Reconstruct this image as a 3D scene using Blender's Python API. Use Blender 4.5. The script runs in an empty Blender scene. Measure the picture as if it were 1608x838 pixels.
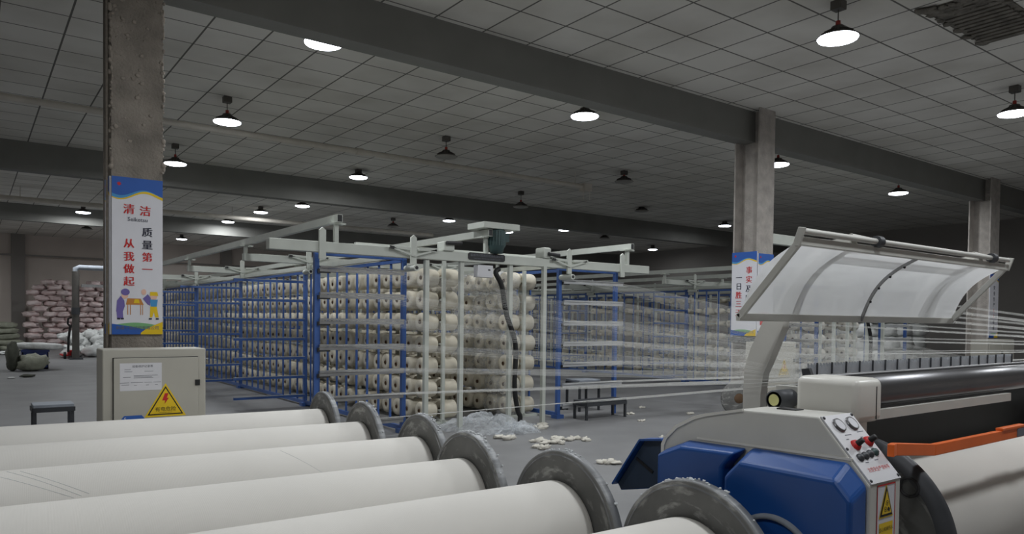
import bpy, math, random
from mathutils import Vector, Matrix, noise
R = random.Random(7)
SC = bpy.context.scene
COL = SC.collection
V3 = Vector

# ------------------------------------------------------------------ camera
F_PX, W_PX = 1149.0, 1608.0
YAW, PITCH, ROLL = math.radians(36.55), math.radians(-1.31), math.radians(0.65)
cam_d = bpy.data.cameras.new('camera')
cam = bpy.data.objects.new('camera', cam_d)
COL.objects.link(cam)
cy, sy, cp, sp = math.cos(YAW), math.sin(YAW), math.cos(PITCH), math.sin(PITCH)
fwd = V3((sy*cp, cy*cp, sp)); rgt = V3((cy, -sy, 0)); upv = rgt.cross(fwd)
r2 = rgt*math.cos(ROLL) + upv*math.sin(ROLL); u2 = upv*math.cos(ROLL) - rgt*math.sin(ROLL)
m = Matrix((r2, u2, -fwd)).transposed().to_4x4(); m.translation = (0, 0, 1.3)
cam.matrix_world = m
cam_d.sensor_width = 36.0
cam_d.lens = 36.0*F_PX/W_PX
cam_d.shift_y = (527.7-419.0)/W_PX
cam_d.clip_start, cam_d.clip_end = 0.05, 200
SC.camera = cam

# ------------------------------------------------------------------ light and exposure
LAMP_W = 50.0          # watts of each ceiling lamp that is on
SC.view_settings.view_transform = 'Standard'
SC.view_settings.look = 'None'
SC.view_settings.gamma = 1.0
SC.view_settings.use_curve_mapping = False
SC.view_settings.exposure = -0.2
wd = bpy.data.worlds.new('world'); SC.world = wd; wd.use_nodes = True
wd.node_tree.nodes['Background'].inputs[0].default_value = (0.6, 0.65, 0.7, 1)
wd.node_tree.nodes['Background'].inputs[1].default_value = 0.05
try:
    SC.cycles.use_denoising = True
    SC.cycles.max_bounces = 8
    SC.cycles.transparent_max_bounces = 24
    SC.cycles.sample_clamp_indirect = 4
except Exception:
    pass

# ------------------------------------------------------------------ materials
def s2l(c):
    return tuple((x/255/12.92 if x/255 <= .04045 else ((x/255+.055)/1.055)**2.4) for x in c)

def mat(name, c, rough=.6, metal=0., var=.12, scale=6., bump=0., spec=.5, fine=0.):
    """principled material with a little procedural unevenness; c is an sRGB base colour"""
    M = bpy.data.materials.new(name); M.use_nodes = True
    n, l = M.node_tree.nodes, M.node_tree.links
    b = n['Principled BSDF']; c = s2l(c)
    b.inputs['Roughness'].default_value = rough; b.inputs['Metallic'].default_value = metal
    b.inputs['Specular IOR Level'].default_value = spec
    geo = n.new('ShaderNodeNewGeometry')
    t = n.new('ShaderNodeTexNoise'); t.inputs['Scale'].default_value = scale; t.inputs['Detail'].default_value = 5
    l.new(geo.outputs['Position'], t.inputs['Vector'])
    rp = n.new('ShaderNodeValToRGB')
    rp.color_ramp.elements[0].position = .3; rp.color_ramp.elements[1].position = .7
    rp.color_ramp.elements[0].color = (*[x*(1-var) for x in c], 1)
    rp.color_ramp.elements[1].color = (*[min(1, x*(1+var*.6)) for x in c], 1)
    l.new(t.outputs['Fac'], rp.inputs['Fac']); l.new(rp.outputs['Color'], b.inputs['Base Color'])
    if bump:
        t2 = n.new('ShaderNodeTexNoise'); t2.inputs['Scale'].default_value = fine or scale*6; t2.inputs['Detail'].default_value = 3
        l.new(geo.outputs['Position'], t2.inputs['Vector'])
        bp = n.new('ShaderNodeBump'); bp.inputs['Strength'].default_value = bump; bp.inputs['Distance'].default_value = .02
        l.new(t2.outputs['Fac'], bp.inputs['Height']); l.new(bp.outputs['Normal'], b.inputs['Normal'])
    return M

def emit(name, c, s):
    M = bpy.data.materials.new(name); M.use_nodes = True
    n = M.node_tree.nodes; b = n['Principled BSDF']
    b.inputs['Base Color'].default_value = (.8, .8, .8, 1)
    b.inputs['Emission Color'].default_value = (*s2l(c), 1); b.inputs['Emission Strength'].default_value = s
    return M

def sheer(name, c, alpha, rough=.4, var=.0, scale=9.):
    """hazy see-through plastic"""
    M = bpy.data.materials.new(name); M.use_nodes = True
    n, l = M.node_tree.nodes, M.node_tree.links
    b = n['Principled BSDF']; b.inputs['Base Color'].default_value = (*s2l(c), 1); b.inputs['Roughness'].default_value = rough
    tl = n.new('ShaderNodeBsdfTranslucent'); tl.inputs['Color'].default_value = (*s2l(c), 1)
    tr = n.new('ShaderNodeBsdfTransparent')
    m1 = n.new('ShaderNodeMixShader'); m1.inputs[0].default_value = .45
    l.new(b.outputs[0], m1.inputs[1]); l.new(tl.outputs[0], m1.inputs[2])
    m2 = n.new('ShaderNodeMixShader'); m2.inputs[0].default_value = alpha
    if var:
        geo = n.new('ShaderNodeNewGeometry'); t = n.new('ShaderNodeTexNoise'); t.inputs['Scale'].default_value = scale
        l.new(geo.outputs['Position'], t.inputs['Vector'])
        mr = n.new('ShaderNodeMapRange'); mr.inputs[1].default_value = .3; mr.inputs[2].default_value = .7
        mr.inputs[3].default_value = max(0, alpha-var); mr.inputs[4].default_value = min(1, alpha+var)
        l.new(t.outputs['Fac'], mr.inputs[0]); l.new(mr.outputs[0], m2.inputs[0])
    l.new(tr.outputs[0], m2.inputs[1]); l.new(m1.outputs[0], m2.inputs[2])
    l.new(m2.outputs[0], n['Material Output'].inputs[0])
    return M

def ceiling_mat():
    M = mat('ceiling_tile', (178, 176, 168), .85)
    n, l = M.node_tree.nodes, M.node_tree.links
    geo = n.new('ShaderNodeNewGeometry'); mp = n.new('ShaderNodeMapping')
    mp.inputs['Location'].default_value = (-2.06+.602*20, -5.347+.6*20, 0)
    l.new(geo.outputs['Position'], mp.inputs['Vector'])
    br = n.new('ShaderNodeTexBrick'); br.offset = 0; br.squash = 1
    for k, v in (('Scale', 1), ('Mortar Size', .011), ('Mortar Smooth', .15), ('Brick Width', .602), ('Row Height', .6), ('Bias', 0)):
        br.inputs[k].default_value = v
    br.inputs['Color1'].default_value = (*s2l((214, 212, 205)), 1)
    br.inputs['Color2'].default_value = (*s2l((226, 224, 218)), 1)
    br.inputs['Mortar'].default_value = (*s2l((104, 102, 98)), 1)
    l.new(mp.outputs['Vector'], br.inputs['Vector'])
    t = n.new('ShaderNodeTexNoise'); t.inputs['Scale'].default_value = .9; t.inputs['Detail'].default_value = 6
    l.new(geo.outputs['Position'], t.inputs['Vector'])
    rp = n.new('ShaderNodeValToRGB'); rp.color_ramp.elements[0].position = .25; rp.color_ramp.elements[1].position = .6
    rp.color_ramp.elements[0].color = (.78, .77, .75, 1); rp.color_ramp.elements[1].color = (1, 1, 1, 1)
    l.new(t.outputs['Fac'], rp.inputs['Fac'])
    mx = n.new('ShaderNodeMixRGB'); mx.blend_type = 'MULTIPLY'; mx.inputs[0].default_value = 1
    l.new(br.outputs['Color'], mx.inputs[1]); l.new(rp.outputs['Color'], mx.inputs[2])
    l.new(mx.outputs[0], n['Principled BSDF'].inputs['Base Color'])
    return M

def thread_mat(name, c):
    """wound yarn: fine circumferential threads (bump) and faint slack lines"""
    M = mat(name, c, .9, var=.05, scale=1.6, spec=.2)
    n, l = M.node_tree.nodes, M.node_tree.links
    tc = n.new('ShaderNodeTexCoord')
    w = n.new('ShaderNodeTexWave'); w.wave_type = 'BANDS'; w.bands_direction = 'X'; w.inputs['Scale'].default_value = 90; w.inputs['Distortion'].default_value = 1
    l.new(tc.outputs['Object'], w.inputs['Vector'])
    bp = n.new('ShaderNodeBump'); bp.inputs['Strength'].default_value = .12; bp.inputs['Distance'].default_value = .004
    l.new(w.outputs['Fac'], bp.inputs['Height']); l.new(bp.outputs['Normal'], n['Principled BSDF'].inputs['Normal'])
    return M

def worn_mat(name, c, c2, zc=.365):
    """metal painted grey with whitish scraped arcs"""
    M = mat(name, c, .5, metal=.25, var=.2, scale=9)
    n, l = M.node_tree.nodes, M.node_tree.links
    base = n['Principled BSDF'].inputs['Base Color'].links[0].from_socket
    tc = n.new('ShaderNodeTexCoord'); sx = n.new('ShaderNodeSeparateXYZ'); l.new(tc.outputs['Object'], sx.inputs[0])
    def mth(op, a, b_=None, v=None):
        k = n.new('ShaderNodeMath'); k.operation = op; l.new(a, k.inputs[0])
        if b_ is not None: l.new(b_, k.inputs[1])
        if v is not None: k.inputs[1].default_value = v
        return k.outputs[0]
    yy = sx.outputs['Y']; zz = mth('SUBTRACT', sx.outputs['Z'], v=zc)
    rr = mth('SQRT', mth('ADD', mth('MULTIPLY', yy, yy), mth('MULTIPLY', zz, zz)))
    oi = n.new('ShaderNodeObjectInfo'); cx = n.new('ShaderNodeCombineXYZ')
    l.new(mth('MULTIPLY', rr, v=24), cx.inputs[0]); l.new(mth('MULTIPLY', mth('ARCTAN2', yy, zz), v=2.2), cx.inputs[1]); l.new(mth('MULTIPLY', oi.outputs['Random'], v=50), cx.inputs[2])
    t = n.new('ShaderNodeTexNoise'); t.inputs['Scale'].default_value = 1.; t.inputs['Detail'].default_value = 8; t.inputs['Roughness'].default_value = .62
    l.new(cx.outputs[0], t.inputs['Vector'])
    rp = n.new('ShaderNodeValToRGB'); rp.color_ramp.elements[0].position = .53; rp.color_ramp.elements[1].position = .66
    rp.color_ramp.elements[0].color = (0, 0, 0, 1); rp.color_ramp.elements[1].color = (.75, .75, .75, 1)
    l.new(t.outputs['Fac'], rp.inputs['Fac'])
    mx = n.new('ShaderNodeMixRGB'); l.new(rp.outputs['Color'], mx.inputs[0]); l.new(base, mx.inputs[1])
    mx.inputs[2].default_value = (*s2l(c2), 1)
    l.new(mx.outputs[0], n['Principled BSDF'].inputs['Base Color'])
    return M

MT = dict(
    ceiling=ceiling_mat(),
    floor=mat('concrete_floor', (130, 130, 131), .5, var=.16, scale=1.3, bump=.04, fine=40),
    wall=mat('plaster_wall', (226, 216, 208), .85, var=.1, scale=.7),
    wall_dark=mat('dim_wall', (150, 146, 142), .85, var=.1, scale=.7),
    beam=mat('beam_paint', (128, 128, 124), .7, var=.08, scale=2),
    column=mat('column_paint', (176, 170, 164), .85, var=.22, scale=7, bump=.5, fine=60),
    column_shaded=mat('column_shaded', (138, 131, 122), .9, var=.3, scale=5, bump=.6, fine=50),  # column paint darkened for the left column, which gets less light
    white_lint=mat('white_lint', (205, 208, 210), 1),
    lint=mat('grey_lint', (150, 142, 132), 1, var=.2, scale=30),
    pipe=mat('dusty_pipe', (206, 200, 190), .6, var=.1),
    lamp_metal=mat('lamp_metal', (95, 92, 88), .5, .3),
    lamp_red=mat('lamp_red', (170, 60, 50), .5),
    lens_on=emit('lens_on', (240, 246, 255), 14.0),
    lens_off=mat('lens_off', (150, 148, 142), .4),
    white_paint=mat('white_paint', (196, 200, 192), .45, var=.07, scale=5),
    blue_paint=mat('blue_paint', (62, 96, 160), .42, var=.15, scale=6),
    blue_deep=mat('blue_machine', (26, 78, 150), .38, var=.1, scale=4),
    grey_rail=mat('grey_rail', (150, 150, 150), .4, .4, var=.15, scale=12),
    pale_rail=mat('pale_rail', (186, 188, 190), .4, .2, var=.1),
    rail_top=mat('rail_dust', (150, 156, 165), .7),
    dark=mat('dark_plastic', (38, 38, 40), .5),
    black=mat('black_rubber', (24, 24, 25), .6),
    yarn=mat('cream_yarn', (210, 203, 186), .92, var=.08, scale=9, spec=.2),
    yarn_white=mat('pale_yarn', (210, 206, 196), .92, var=.08, scale=9, spec=.2),
    tube=mat('paper_tube', (96, 74, 54), .8),
    thread=mat('thread', (226, 226, 222), .9, var=.02, spec=.2),
    warp=thread_mat('warp_yarn', (226, 223, 217)),
    flange=worn_mat('flange_metal', (118, 118, 116), (186, 186, 182)),
    rim=worn_mat('flange_rim', (128, 130, 132), (196, 198, 200)),
    beige=mat('machine_beige', (206, 205, 199), .45, var=.06, scale=5),
    beige_lt=mat('machine_cream', (226, 224, 217), .35, var=.05, scale=5),
    steel=mat('bright_steel', (124, 124, 126), .36, .85, var=.08, scale=4),
    comb=mat('comb_steel', (176, 180, 186), .5, .15, var=.12, scale=20),
    orange=mat('orange_paint', (240, 112, 42), .45, var=.08),
    panel=mat('panel_white', (214, 214, 218), .4, var=.03),
    white=mat('white_print', (222, 222, 228), .55, var=.03),
    red=mat('red_print', (196, 34, 36), .55, var=.03),
    ink=mat('ink_print', (40, 40, 60), .6, var=.03),
    inkgrey=mat('grey_print', (110, 112, 122), .6, var=.03),
    yellow=mat('yellow_print', (232, 196, 24), .5, var=.04),
    ppblue=mat('blue_print', (40, 92, 176), .5, var=.05),
    ppsky=mat('sky_print', (70, 150, 205), .5, var=.05),
    ppgreen=mat('green_print', (120, 176, 120), .5, var=.05),
    purple=mat('purple_print', (112, 100, 168), .5, var=.05),
    skin=mat('skin_print', (232, 190, 170), .5, var=.05),
    brown=mat('brown_print', (196, 130, 60), .5, var=.05),
    cabinet=mat('cabinet_beige', (178, 175, 165), .5, var=.04, scale=3),
    pink=mat('pink_sack', (254, 226, 224), .5, var=.26, scale=4, bump=.8, fine=16),
    wsack=mat('white_sack', (226, 228, 226), .55, var=.16, scale=8, bump=.5, fine=20),
    gsack=mat('olive_sack', (150, 152, 136), .6, var=.2, scale=8, bump=.5, fine=20),
    dsack=mat('dark_sack', (74, 76, 66), .7, var=.3, scale=8),
    crate=mat('crate_blue', (34, 52, 110), .5),
    vent=mat('dusty_vent', (112, 108, 100), .9, var=.45, scale=9, bump=.8, fine=40),
    motor=mat('motor_green', (58, 78, 78), .5, .2, var=.2),
    film=sheer('plastic_film', (236, 240, 244), .42, .25, .2, 14),
    wrap=sheer('plastic_wrap', (234, 236, 238), .27, .25, .12, 14),
    hood=sheer('hood_sheet', (240, 241, 242), .88, .6, .04, 3),
    flap_shade=mat('shaded_blue', (50, 64, 84), .6, var=.2),  # flap blue with the shade of its unlit inner face put in
    pale_yellow=mat('pale_yellow', (206, 204, 140), .6),
    darkgrey=mat('dark_grey_metal', (70, 72, 76), .5, .3, var=.15),
)

# ------------------------------------------------------------------ mesh builder
class MB:
    def __init__(s):
        s.v, s.f, s.m, s.sm = [], [], [], []
        s.cur = 0; s.smooth = False
    def add(s, vs, fs, smooth=None):
        o = len(s.v); s.v += [tuple(p) for p in vs]
        for f in fs:
            s.f.append([i+o for i in f]); s.m.append(s.cur); s.sm.append(s.smooth if smooth is None else smooth)
        return s
    def box(s, x0, x1, y0, y1, z0, z1):
        vs = [(x, y, z) for x in (x0, x1) for y in (y0, y1) for z in (z0, z1)]
        return s.add(vs, [(0, 1, 3, 2), (4, 6, 7, 5), (0, 4, 5, 1), (2, 3, 7, 6), (0, 2, 6, 4), (1, 5, 7, 3)], False)
    def bar(s, a, b, w, h=None, up=(0, 0, 1)):
        a, b = V3(a), V3(b); h = h or w; d = (b-a).normalized(); up = V3(up)
        if abs(d.dot(up)) > .98: up = V3((1, 0, 0))
        sd = d.cross(up).normalized(); u = sd.cross(d)
        vs = [p+sd*i*w/2+u*j*h/2 for p in (a, b) for i, j in ((-1, -1), (1, -1), (1, 1), (-1, 1))]
        return s.add(vs, [(3, 2, 1, 0), (4, 5, 6, 7), (0, 1, 5, 4), (1, 2, 6, 5), (2, 3, 7, 6), (3, 0, 4, 7)], False)
    def tube(s, pts, r, n=8, cap=True):
        pts = [V3(p) for p in pts]; k = len(pts); vs, fs = [], []
        d0 = (pts[1]-pts[0]).normalized(); a = V3((0, 0, 1)) if abs(d0.z) < .9 else V3((1, 0, 0))
        sd = d0.cross(a).normalized()
        for i, p in enumerate(pts):
            d = (pts[min(i+1, k-1)]-pts[max(i-1, 0)]).normalized()
            sd = (sd-d*sd.dot(d)).normalized(); u = d.cross(sd)
            rr = r[i] if isinstance(r, (list, tuple)) else r
            for j in range(n):
                t = 2*math.pi*j/n; vs.append(p+(sd*math.cos(t)+u*math.sin(t))*rr)
        for i in range(k-1):
            for j in range(n):
                fs.append((i*n+j, i*n+(j+1) % n, (i+1)*n+(j+1) % n, (i+1)*n+j))
        s.add(vs, fs, n > 4)
        if cap: s.add(vs[:n], [tuple(range(n))[::-1]], False); s.add(vs[-n:], [tuple(range(n))], False)
        return s
    def lathe(s, prof, o=(0, 0, 0), ax=(0, 0, 1), n=32, smooth=True):
        """prof: (radius, distance along axis)"""
        o, ax = V3(o), V3(ax).normalized(); a = V3((0, 0, 1)) if abs(ax.z) < .9 else V3((1, 0, 0))
        e1 = ax.cross(a).normalized(); e2 = ax.cross(e1); vs, fs = [], []
        for r, h in prof:
            for j in range(n):
                t = 2*math.pi*j/n; vs.append(o+ax*h+(e1*math.cos(t)+e2*math.sin(t))*max(r, 1e-5))
        for i in range(len(prof)-1):
            for j in range(n):
                fs.append((i*n+j, i*n+(j+1) % n, (i+1)*n+(j+1) % n, (i+1)*n+j))
        return s.add(vs, fs, smooth)
    def prism(s, poly, ax, d0, d1, poly2=None):
        """poly in the plane across axis ax ('x': (y,z), 'y': (x,z), 'z': (x,y)); poly2 is the outline at d1"""
        def P(p, d): return {'x': (d, p[0], p[1]), 'y': (p[0], d, p[1]), 'z': (p[0], p[1], d)}[ax]
        n = len(poly); vs = [P(p, d0) for p in poly]+[P(p, d1) for p in (poly2 or poly)]
        fs = [tuple(range(n)), tuple(range(2*n-1, n-1, -1))]+[(i, i+n, (i+1) % n+n, (i+1) % n) for i in range(n)]
        return s.add(vs, fs, False)
    def poly(s, pts):
        return s.add(pts, [tuple(range(len(pts)))], False)
    def blob(s, c, hx, hy, hz, e=.6, amp=.1, fr=2.2, seed=0, n=14, mrows=9, rot=0., tilt=0., flat=True):
        """soft sack: superellipsoid with creases, sits with its underside at c.z-hz"""
        vs, fs = [], []
        def sg(x, p): return math.copysign(abs(x)**p, x)
        ca, sa, ct, st = math.cos(rot), math.sin(rot), math.cos(tilt), math.sin(tilt)
        for i in range(mrows+1):
            ph = -math.pi/2+math.pi*i/mrows
            for j in range(n):
                th = 2*math.pi*j/n
                p = V3((sg(math.cos(ph), e)*sg(math.cos(th), e), sg(math.cos(ph), e)*sg(math.sin(th), e), sg(math.sin(ph), e)))
                k = 1+amp*noise.noise(p*fr+V3((seed*3.7, seed*1.3, seed*2.1)))*2
                q = V3((p.x*hx*k, p.y*hy*k, p.z*hz*(k if p.z > 0 or not flat else 1)))
                q = V3((q.x*ct-q.z*st, q.y, q.x*st+q.z*ct))
                vs.append((c[0]+q.x*ca-q.y*sa, c[1]+q.x*sa+q.y*ca, c[2]+q.z))
        for i in range(mrows):
            for j in range(n):
                fs.append((i*n+j, i*n+(j+1) % n, (i+1)*n+(j+1) % n, (i+1)*n+j))
        return s.add(vs, fs, True)
    def text(s, body, size, o, right=(1, 0, 0), up=(0, 0, 1), align='CENTER', d=.001, bold=0.):
        cu = bpy.data.curves.new('t', 'FONT'); cu.body = body; cu.size = size; cu.align_x = align; cu.align_y = 'CENTER'
        cu.resolution_u = 2; cu.offset = bold
        ob = bpy.data.objects.new('t', cu); COL.objects.link(ob)
        me = bpy.data.meshes.new_from_object(ob.evaluated_get(bpy.context.evaluated_depsgraph_get()))
        o, right, up = V3(o), V3(right), V3(up); nrm = right.cross(up)
        s.add([o+right*v.co.x+up*v.co.y+nrm*d for v in me.vertices], [tuple(p.vertices) for p in me.polygons], False)
        bpy.data.meshes.remove(me); bpy.data.objects.remove(ob); bpy.data.curves.remove(cu)
        return s
    def build(s, name, mats, parent=None, bevel=0., world=True):
        me = bpy.data.meshes.new(name)
        off = V3((0, 0, 0)); p = parent
        while p is not None and world:
            off += p.location; p = p.parent
        me.from_pydata([tuple(V3(v)-off) for v in s.v], [], s.f)
        for k in (mats if isinstance(mats, (list, tuple)) else [mats]): me.materials.append(MT[k])
        me.polygons.foreach_set('material_index', s.m); me.polygons.foreach_set('use_smooth', s.sm)
        me.update()
        ob = bpy.data.objects.new(name, me); COL.objects.link(ob)
        if parent is not None: ob.parent = parent
        if bevel:
            b = ob.modifiers.new('bevel', 'BEVEL'); b.width = bevel; b.segments = 2; b.limit_method = 'ANGLE'; b.angle_limit = math.radians(35)
        return ob

def spline(pts, k=6):
    """Catmull-Rom through pts"""
    P_ = [V3(p) for p in pts]; P_ = [P_[0]]+P_+[P_[-1]]; out = []
    for i in range(1, len(P_)-2):
        a, b, c, d = P_[i-1:i+3]
        for j in range(k):
            t = j/k; out.append(.5*((2*b)+(c-a)*t+(2*a-5*b+4*c-d)*t*t+(3*b-a-3*c+d)*t**3))
    return out+[P_[-2]]
def tag(o, label, cat, group=None, kind=None):
    o['label'] = label; o['category'] = cat
    if group: o['group'] = group
    if kind: o['kind'] = kind
    return o
def thing(name, label, cat, loc=(0, 0, 0), group=None, rz=0.):
    o = bpy.data.objects.new(name, None); COL.objects.link(o); o.location = loc; o.rotation_euler = (0, 0, rz)
    o.empty_display_size = .1
    return tag(o, label, cat, group)
def recentre(o, p):
    """move a single-mesh thing's origin to p without moving the mesh"""
    d = V3(p)-o.location
    for v in o.data.vertices: v.co -= d
    o.location = p
    return o
def struct(name, mb, m, bevel=0):
    o = mb.build(name, m, bevel=bevel); o['kind'] = 'structure'; return o
def dup(root, loc, label=None, group=None, rz=None):
    def cp(o, par):
        c = o.copy(); COL.objects.link(c)
        if par is not None: c.parent = par
        for ch in list(o.children): cp(ch, c)
        return c
    r = cp(root, None); r.location = loc
    if rz is not None: r.rotation_euler = (0, 0, rz)
    if label: r['label'] = label
    if group: r['group'] = group
    return r
ORD = ['', 'first', 'second', 'third', 'fourth', 'fifth', 'sixth', 'seventh', 'eighth', 'ninth', 'tenth', 'eleventh', 'twelfth', 'thirteenth', 'fourteenth', 'fifteenth', 'sixteenth', 'seventeenth', 'eighteenth', 'nineteenth', 'twentieth']
for t_ in ORD[1:10]: ORD.append('twenty-'+t_)
ORD.append('thirtieth')

# ------------------------------------------------------------------ room shell
CEIL = 4.4
XL, XR, YB, YF = -9.0, 24.5, -5.0, 34.5
struct('floor', MB().box(XL, XR, YB, YF, -.2, 0), 'floor')
struct('ceiling', MB().box(XL, XR, YB, YF, CEIL, CEIL+.2), 'ceiling')
struct('wall_far', MB().box(XL, XR, YF, YF+.2, 0, CEIL), 'wall')
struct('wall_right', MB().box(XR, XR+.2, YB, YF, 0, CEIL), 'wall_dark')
struct('wall_left', MB().box(XL-.2, XL, YB, YF, 0, CEIL), 'wall')
struct('wall_back', MB().box(XL, XR, YB-.2, YB, 0, CEIL), 'wall')
for i, (y0, y1, zb_) in enumerate(((6.62, 6.86, 3.955), (15.85, 16.1, 3.88), (24.8, 25.05, 3.93), (-2.6, -2.36, 3.95))):
    struct('trim_%d' % (i+1), MB().box(XL, XR, y0, y1, zb_, CEIL), 'beam')
pil = MB()
for x in (1.3, 9.1, 17.4): pil.box(x, x+.45, YF-.25, YF, 0, CEIL)
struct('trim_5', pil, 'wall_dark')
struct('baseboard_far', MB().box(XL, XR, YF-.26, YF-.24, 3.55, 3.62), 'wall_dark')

# steel columns: flanges across y, web between
def column(x0, x1, label, lint=False, strap=False, paint='column'):
    y0, y1, xm = 6.42, 6.85, (x0+x1)/2
    t = thing('steel_column', label, 'column', (xm, 6.63, 0), 'steel columns under the near beam')
    MB().box(x0, x1, y0, y0+.025, 0, CEIL).build('front_flange', paint, t)
    MB().box(x0, x1, y1-.025, y1, 0, CEIL).build('rear_flange', paint, t)
    MB().box(xm-.012, xm+.012, y0+.025, y1-.025, 0, CEIL).build('web', paint, t)
    if lint:
        b = MB(); q = random.Random(3)
        for x in (x0, x1):
            z = 2.42
            while z < 4.38:
                z += q.uniform(.012, .035); h = q.uniform(.006, .02)
                b.blob((x+q.uniform(-.008, .008), y0+q.uniform(-.004, .025), z), h*q.uniform(.5, 1.2), h, h*q.uniform(.8, 2), e=1, amp=.3, seed=z*9, n=6, mrows=4)
        for k in range(110):
            h = q.uniform(.006, .017); z = q.uniform(2.5, 4.38)**1.0
            if q.random() > (z-2.2)/2.2: continue
            b.blob((q.uniform(x0, x1), y0-.001, z), h*1.3, h*.4, h, e=1, amp=.4, seed=k, n=6, mrows=4)
        o = b.build('lint', 'lint', t); o['kind'] = 'stuff'; o['label'] = 'fluffy grey lint'
        MB().tube([(x0-.02, y0+.06, 0), (x0-.02, y0+.06, CEIL)], .012).build('conduit', 'lint', t)
    if strap:
        MB().box(x0-.015, x1+.015, y0-.015, y1+.015, 1.0, 1.075).build('strap', 'darkgrey', t)
        o = MB().box(x0+.1, x0+.36, y0-.02, y0-.016, .965, 1.03).build('tag', 'yellow', t); o['label'] = 'yellow tag'
    return t
column(.885, 1.25, 'lint covered steel column at left behind the beige cabinet', lint=True, paint='column_shaded')
column(9.17, 9.54, 'middle steel column behind the raised machine hood', strap=True)
column(17.25, 17.7, 'steel column far right beyond the hood corner')

# ------------------------------------------------------------------ banners
def wave(mb, o, rgt, W, zs, y_of, base, d):
    pass
def banner(name, label, o, rgt, W, H, texts, pic, logo_small=True, footer=None):
    """upright sign: o is the lower left corner of its face, rgt the direction of its lower edge"""
    o, rgt = V3(o), V3(rgt); up = V3((0, 0, 1)); nrm = rgt.cross(up)
    t = thing(name, label, 'sign', o+rgt*W/2)
    def P(u, v, d): return o+rgt*(u*W)+up*(v*H)+nrm*d
    pn = MB()
    vs = [P(u, v, d) for d in (-.012, 0) for u, v in ((0, 0), (1, 0), (1, 1), (0, 1))]
    pn.add(vs, [(4, 5, 6, 7), (3, 2, 1, 0), (0, 1, 5, 4), (1, 2, 6, 5), (2, 3, 7, 6), (3, 0, 4, 7)])
    pn.build('panel', 'white', t)
    def band(mb, f0, f1, d, n=24, u0=0., u1=1.):
        for i in range(n):
            a, b = u0+(u1-u0)*i/n, u0+(u1-u0)*(i+1)/n
            mb.poly([P(a, f0(a), d), P(b, f0(b), d), P(b, f1(b), d), P(a, f1(a), d)])
    k = W/.36
    w0 = lambda u: .905-.022*math.sin((u*1.05+.08)*2*math.pi)*1.0
    b = MB(); band(b, lambda u: w0(u), lambda u: 1., .001); b.build('header_wave', 'ppblue', t)
    b = MB(); band(b, lambda u: w0(u)-.022*(1-u), lambda u: w0(u), .001); b.build('header_wave', 'ppsky', t)
    b = MB(); band(b, lambda u: w0(u)-.022*(1-u)-.006-.012*u, lambda u: w0(u)-.022*(1-u), .001); b.build('header_wave', 'yellow', t)
    lg = MB(); c = (.14, .955)
    lg.poly([P(c[0]+.05*math.cos(a)*(1 if i % 2 else .55), c[1]+.05*W/H*math.sin(a)*(1 if i % 2 else .55), .002) for i, a in enumerate([2*math.pi*j/16 for j in range(16)])])
    lg.build('logo', 'red', t)
    f0 = lambda u: .03+.02*math.sin(u*math.pi)
    b = MB(); band(b, lambda u: 0, lambda u: .05+.025*math.sin(u*math.pi*.9+.3), .001); b.build('footer_wave', 'ppgreen', t)
    b = MB(); band(b, lambda u: 0, lambda u: .004+.07*max(0., .85-u)**.6, .0015, u1=.84); b.build('footer_wave', 'ppblue', t)
    b = MB(); band(b, lambda u: 0, lambda u: .003+.078*max(0, (u-.55)/.45)**.7, .002, u0=.56); b.build('footer_wave', 'yellow', t)
    if footer:
        MB().text(footer, W*.085, P(.5, .04, .0025), rgt, up).build('lettering', 'inkgrey', t)
    for col in ('red', 'ink', 'inkgrey'):
        mb = MB()
        for ch, c_, u, v, sz in texts:
            if c_ == col:
                for du in ((-.006, 0, .006) if c_ != 'inkgrey' else (0, .004)): mb.text(ch, sz*W, P(u+du, v, .002+abs(du)*.01+du*.005), rgt, up)
        if mb.f: mb.build('lettering', col, t)
    if pic:
        def disc(mb, u, v, ru, rv, d, n=14): mb.poly([P(u+ru*math.cos(2*math.pi*i/n), v-.055+rv*math.sin(2*math.pi*i/n), d) for i in range(n)])
        def quad(mb, pts, d): mb.poly([P(u, v-.055, d) for u, v in pts])
        q = MB()
        q.cur = 0                                                        # purple clothes
        quad(q, [(.08, .2), (.1, .27), (.17, .3), (.24, .27), (.25, .235), (.21, .2)], .002)
        quad(q, [(.1, .155), (.09, .2), (.21, .2), (.22, .155)], .002)
        quad(q, [(.6, .285), (.7, .315), (.76, .29), (.74, .24), (.69, .25)], .002)
        disc(q, .26, .325, .085, .022, .003)
        q.cur = 1                                                        # table
        quad(q, [(.3, .285), (.56, .285), (.62, .245), (.27, .245)], .002)
        for u in (.3, .35, .55, .59): quad(q, [(u, .18), (u+.014, .18), (u+.014, .245), (u, .245)], .002)
        q.cur = 2
        disc(q, .25, .302, .065, .02, .0025); disc(q, .62, .328, .05, .019, .0025); disc(q, .82, .3, .07, .021, .0025)
        q.cur = 3                                                        # yellow trousers and hat
        quad(q, [(.74, .165), (.75, .235), (.88, .235), (.92, .165), (.85, .165), (.82, .2), (.79, .165)], .002)
        quad(q, [(.74, .305), (.75, .33), (.89, .33), (.91, .305)], .003); quad(q, [(.42, .255), (.54, .255), (.52, .28), (.44, .28)], .003)
        q.cur = 4
        quad(q, [(.76, .235), (.74, .28), (.9, .28), (.88, .235)], .0035)
        q.cur = 5
        for u in (.1, .17, .72, .86): quad(q, [(u, .15), (u+.06, .15), (u+.06, .16), (u, .16)], .003)
        q.build('picture', ['purple', 'brown', 'skin', 'yellow', 'ppsky', 'ink'], t)
    return t
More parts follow.
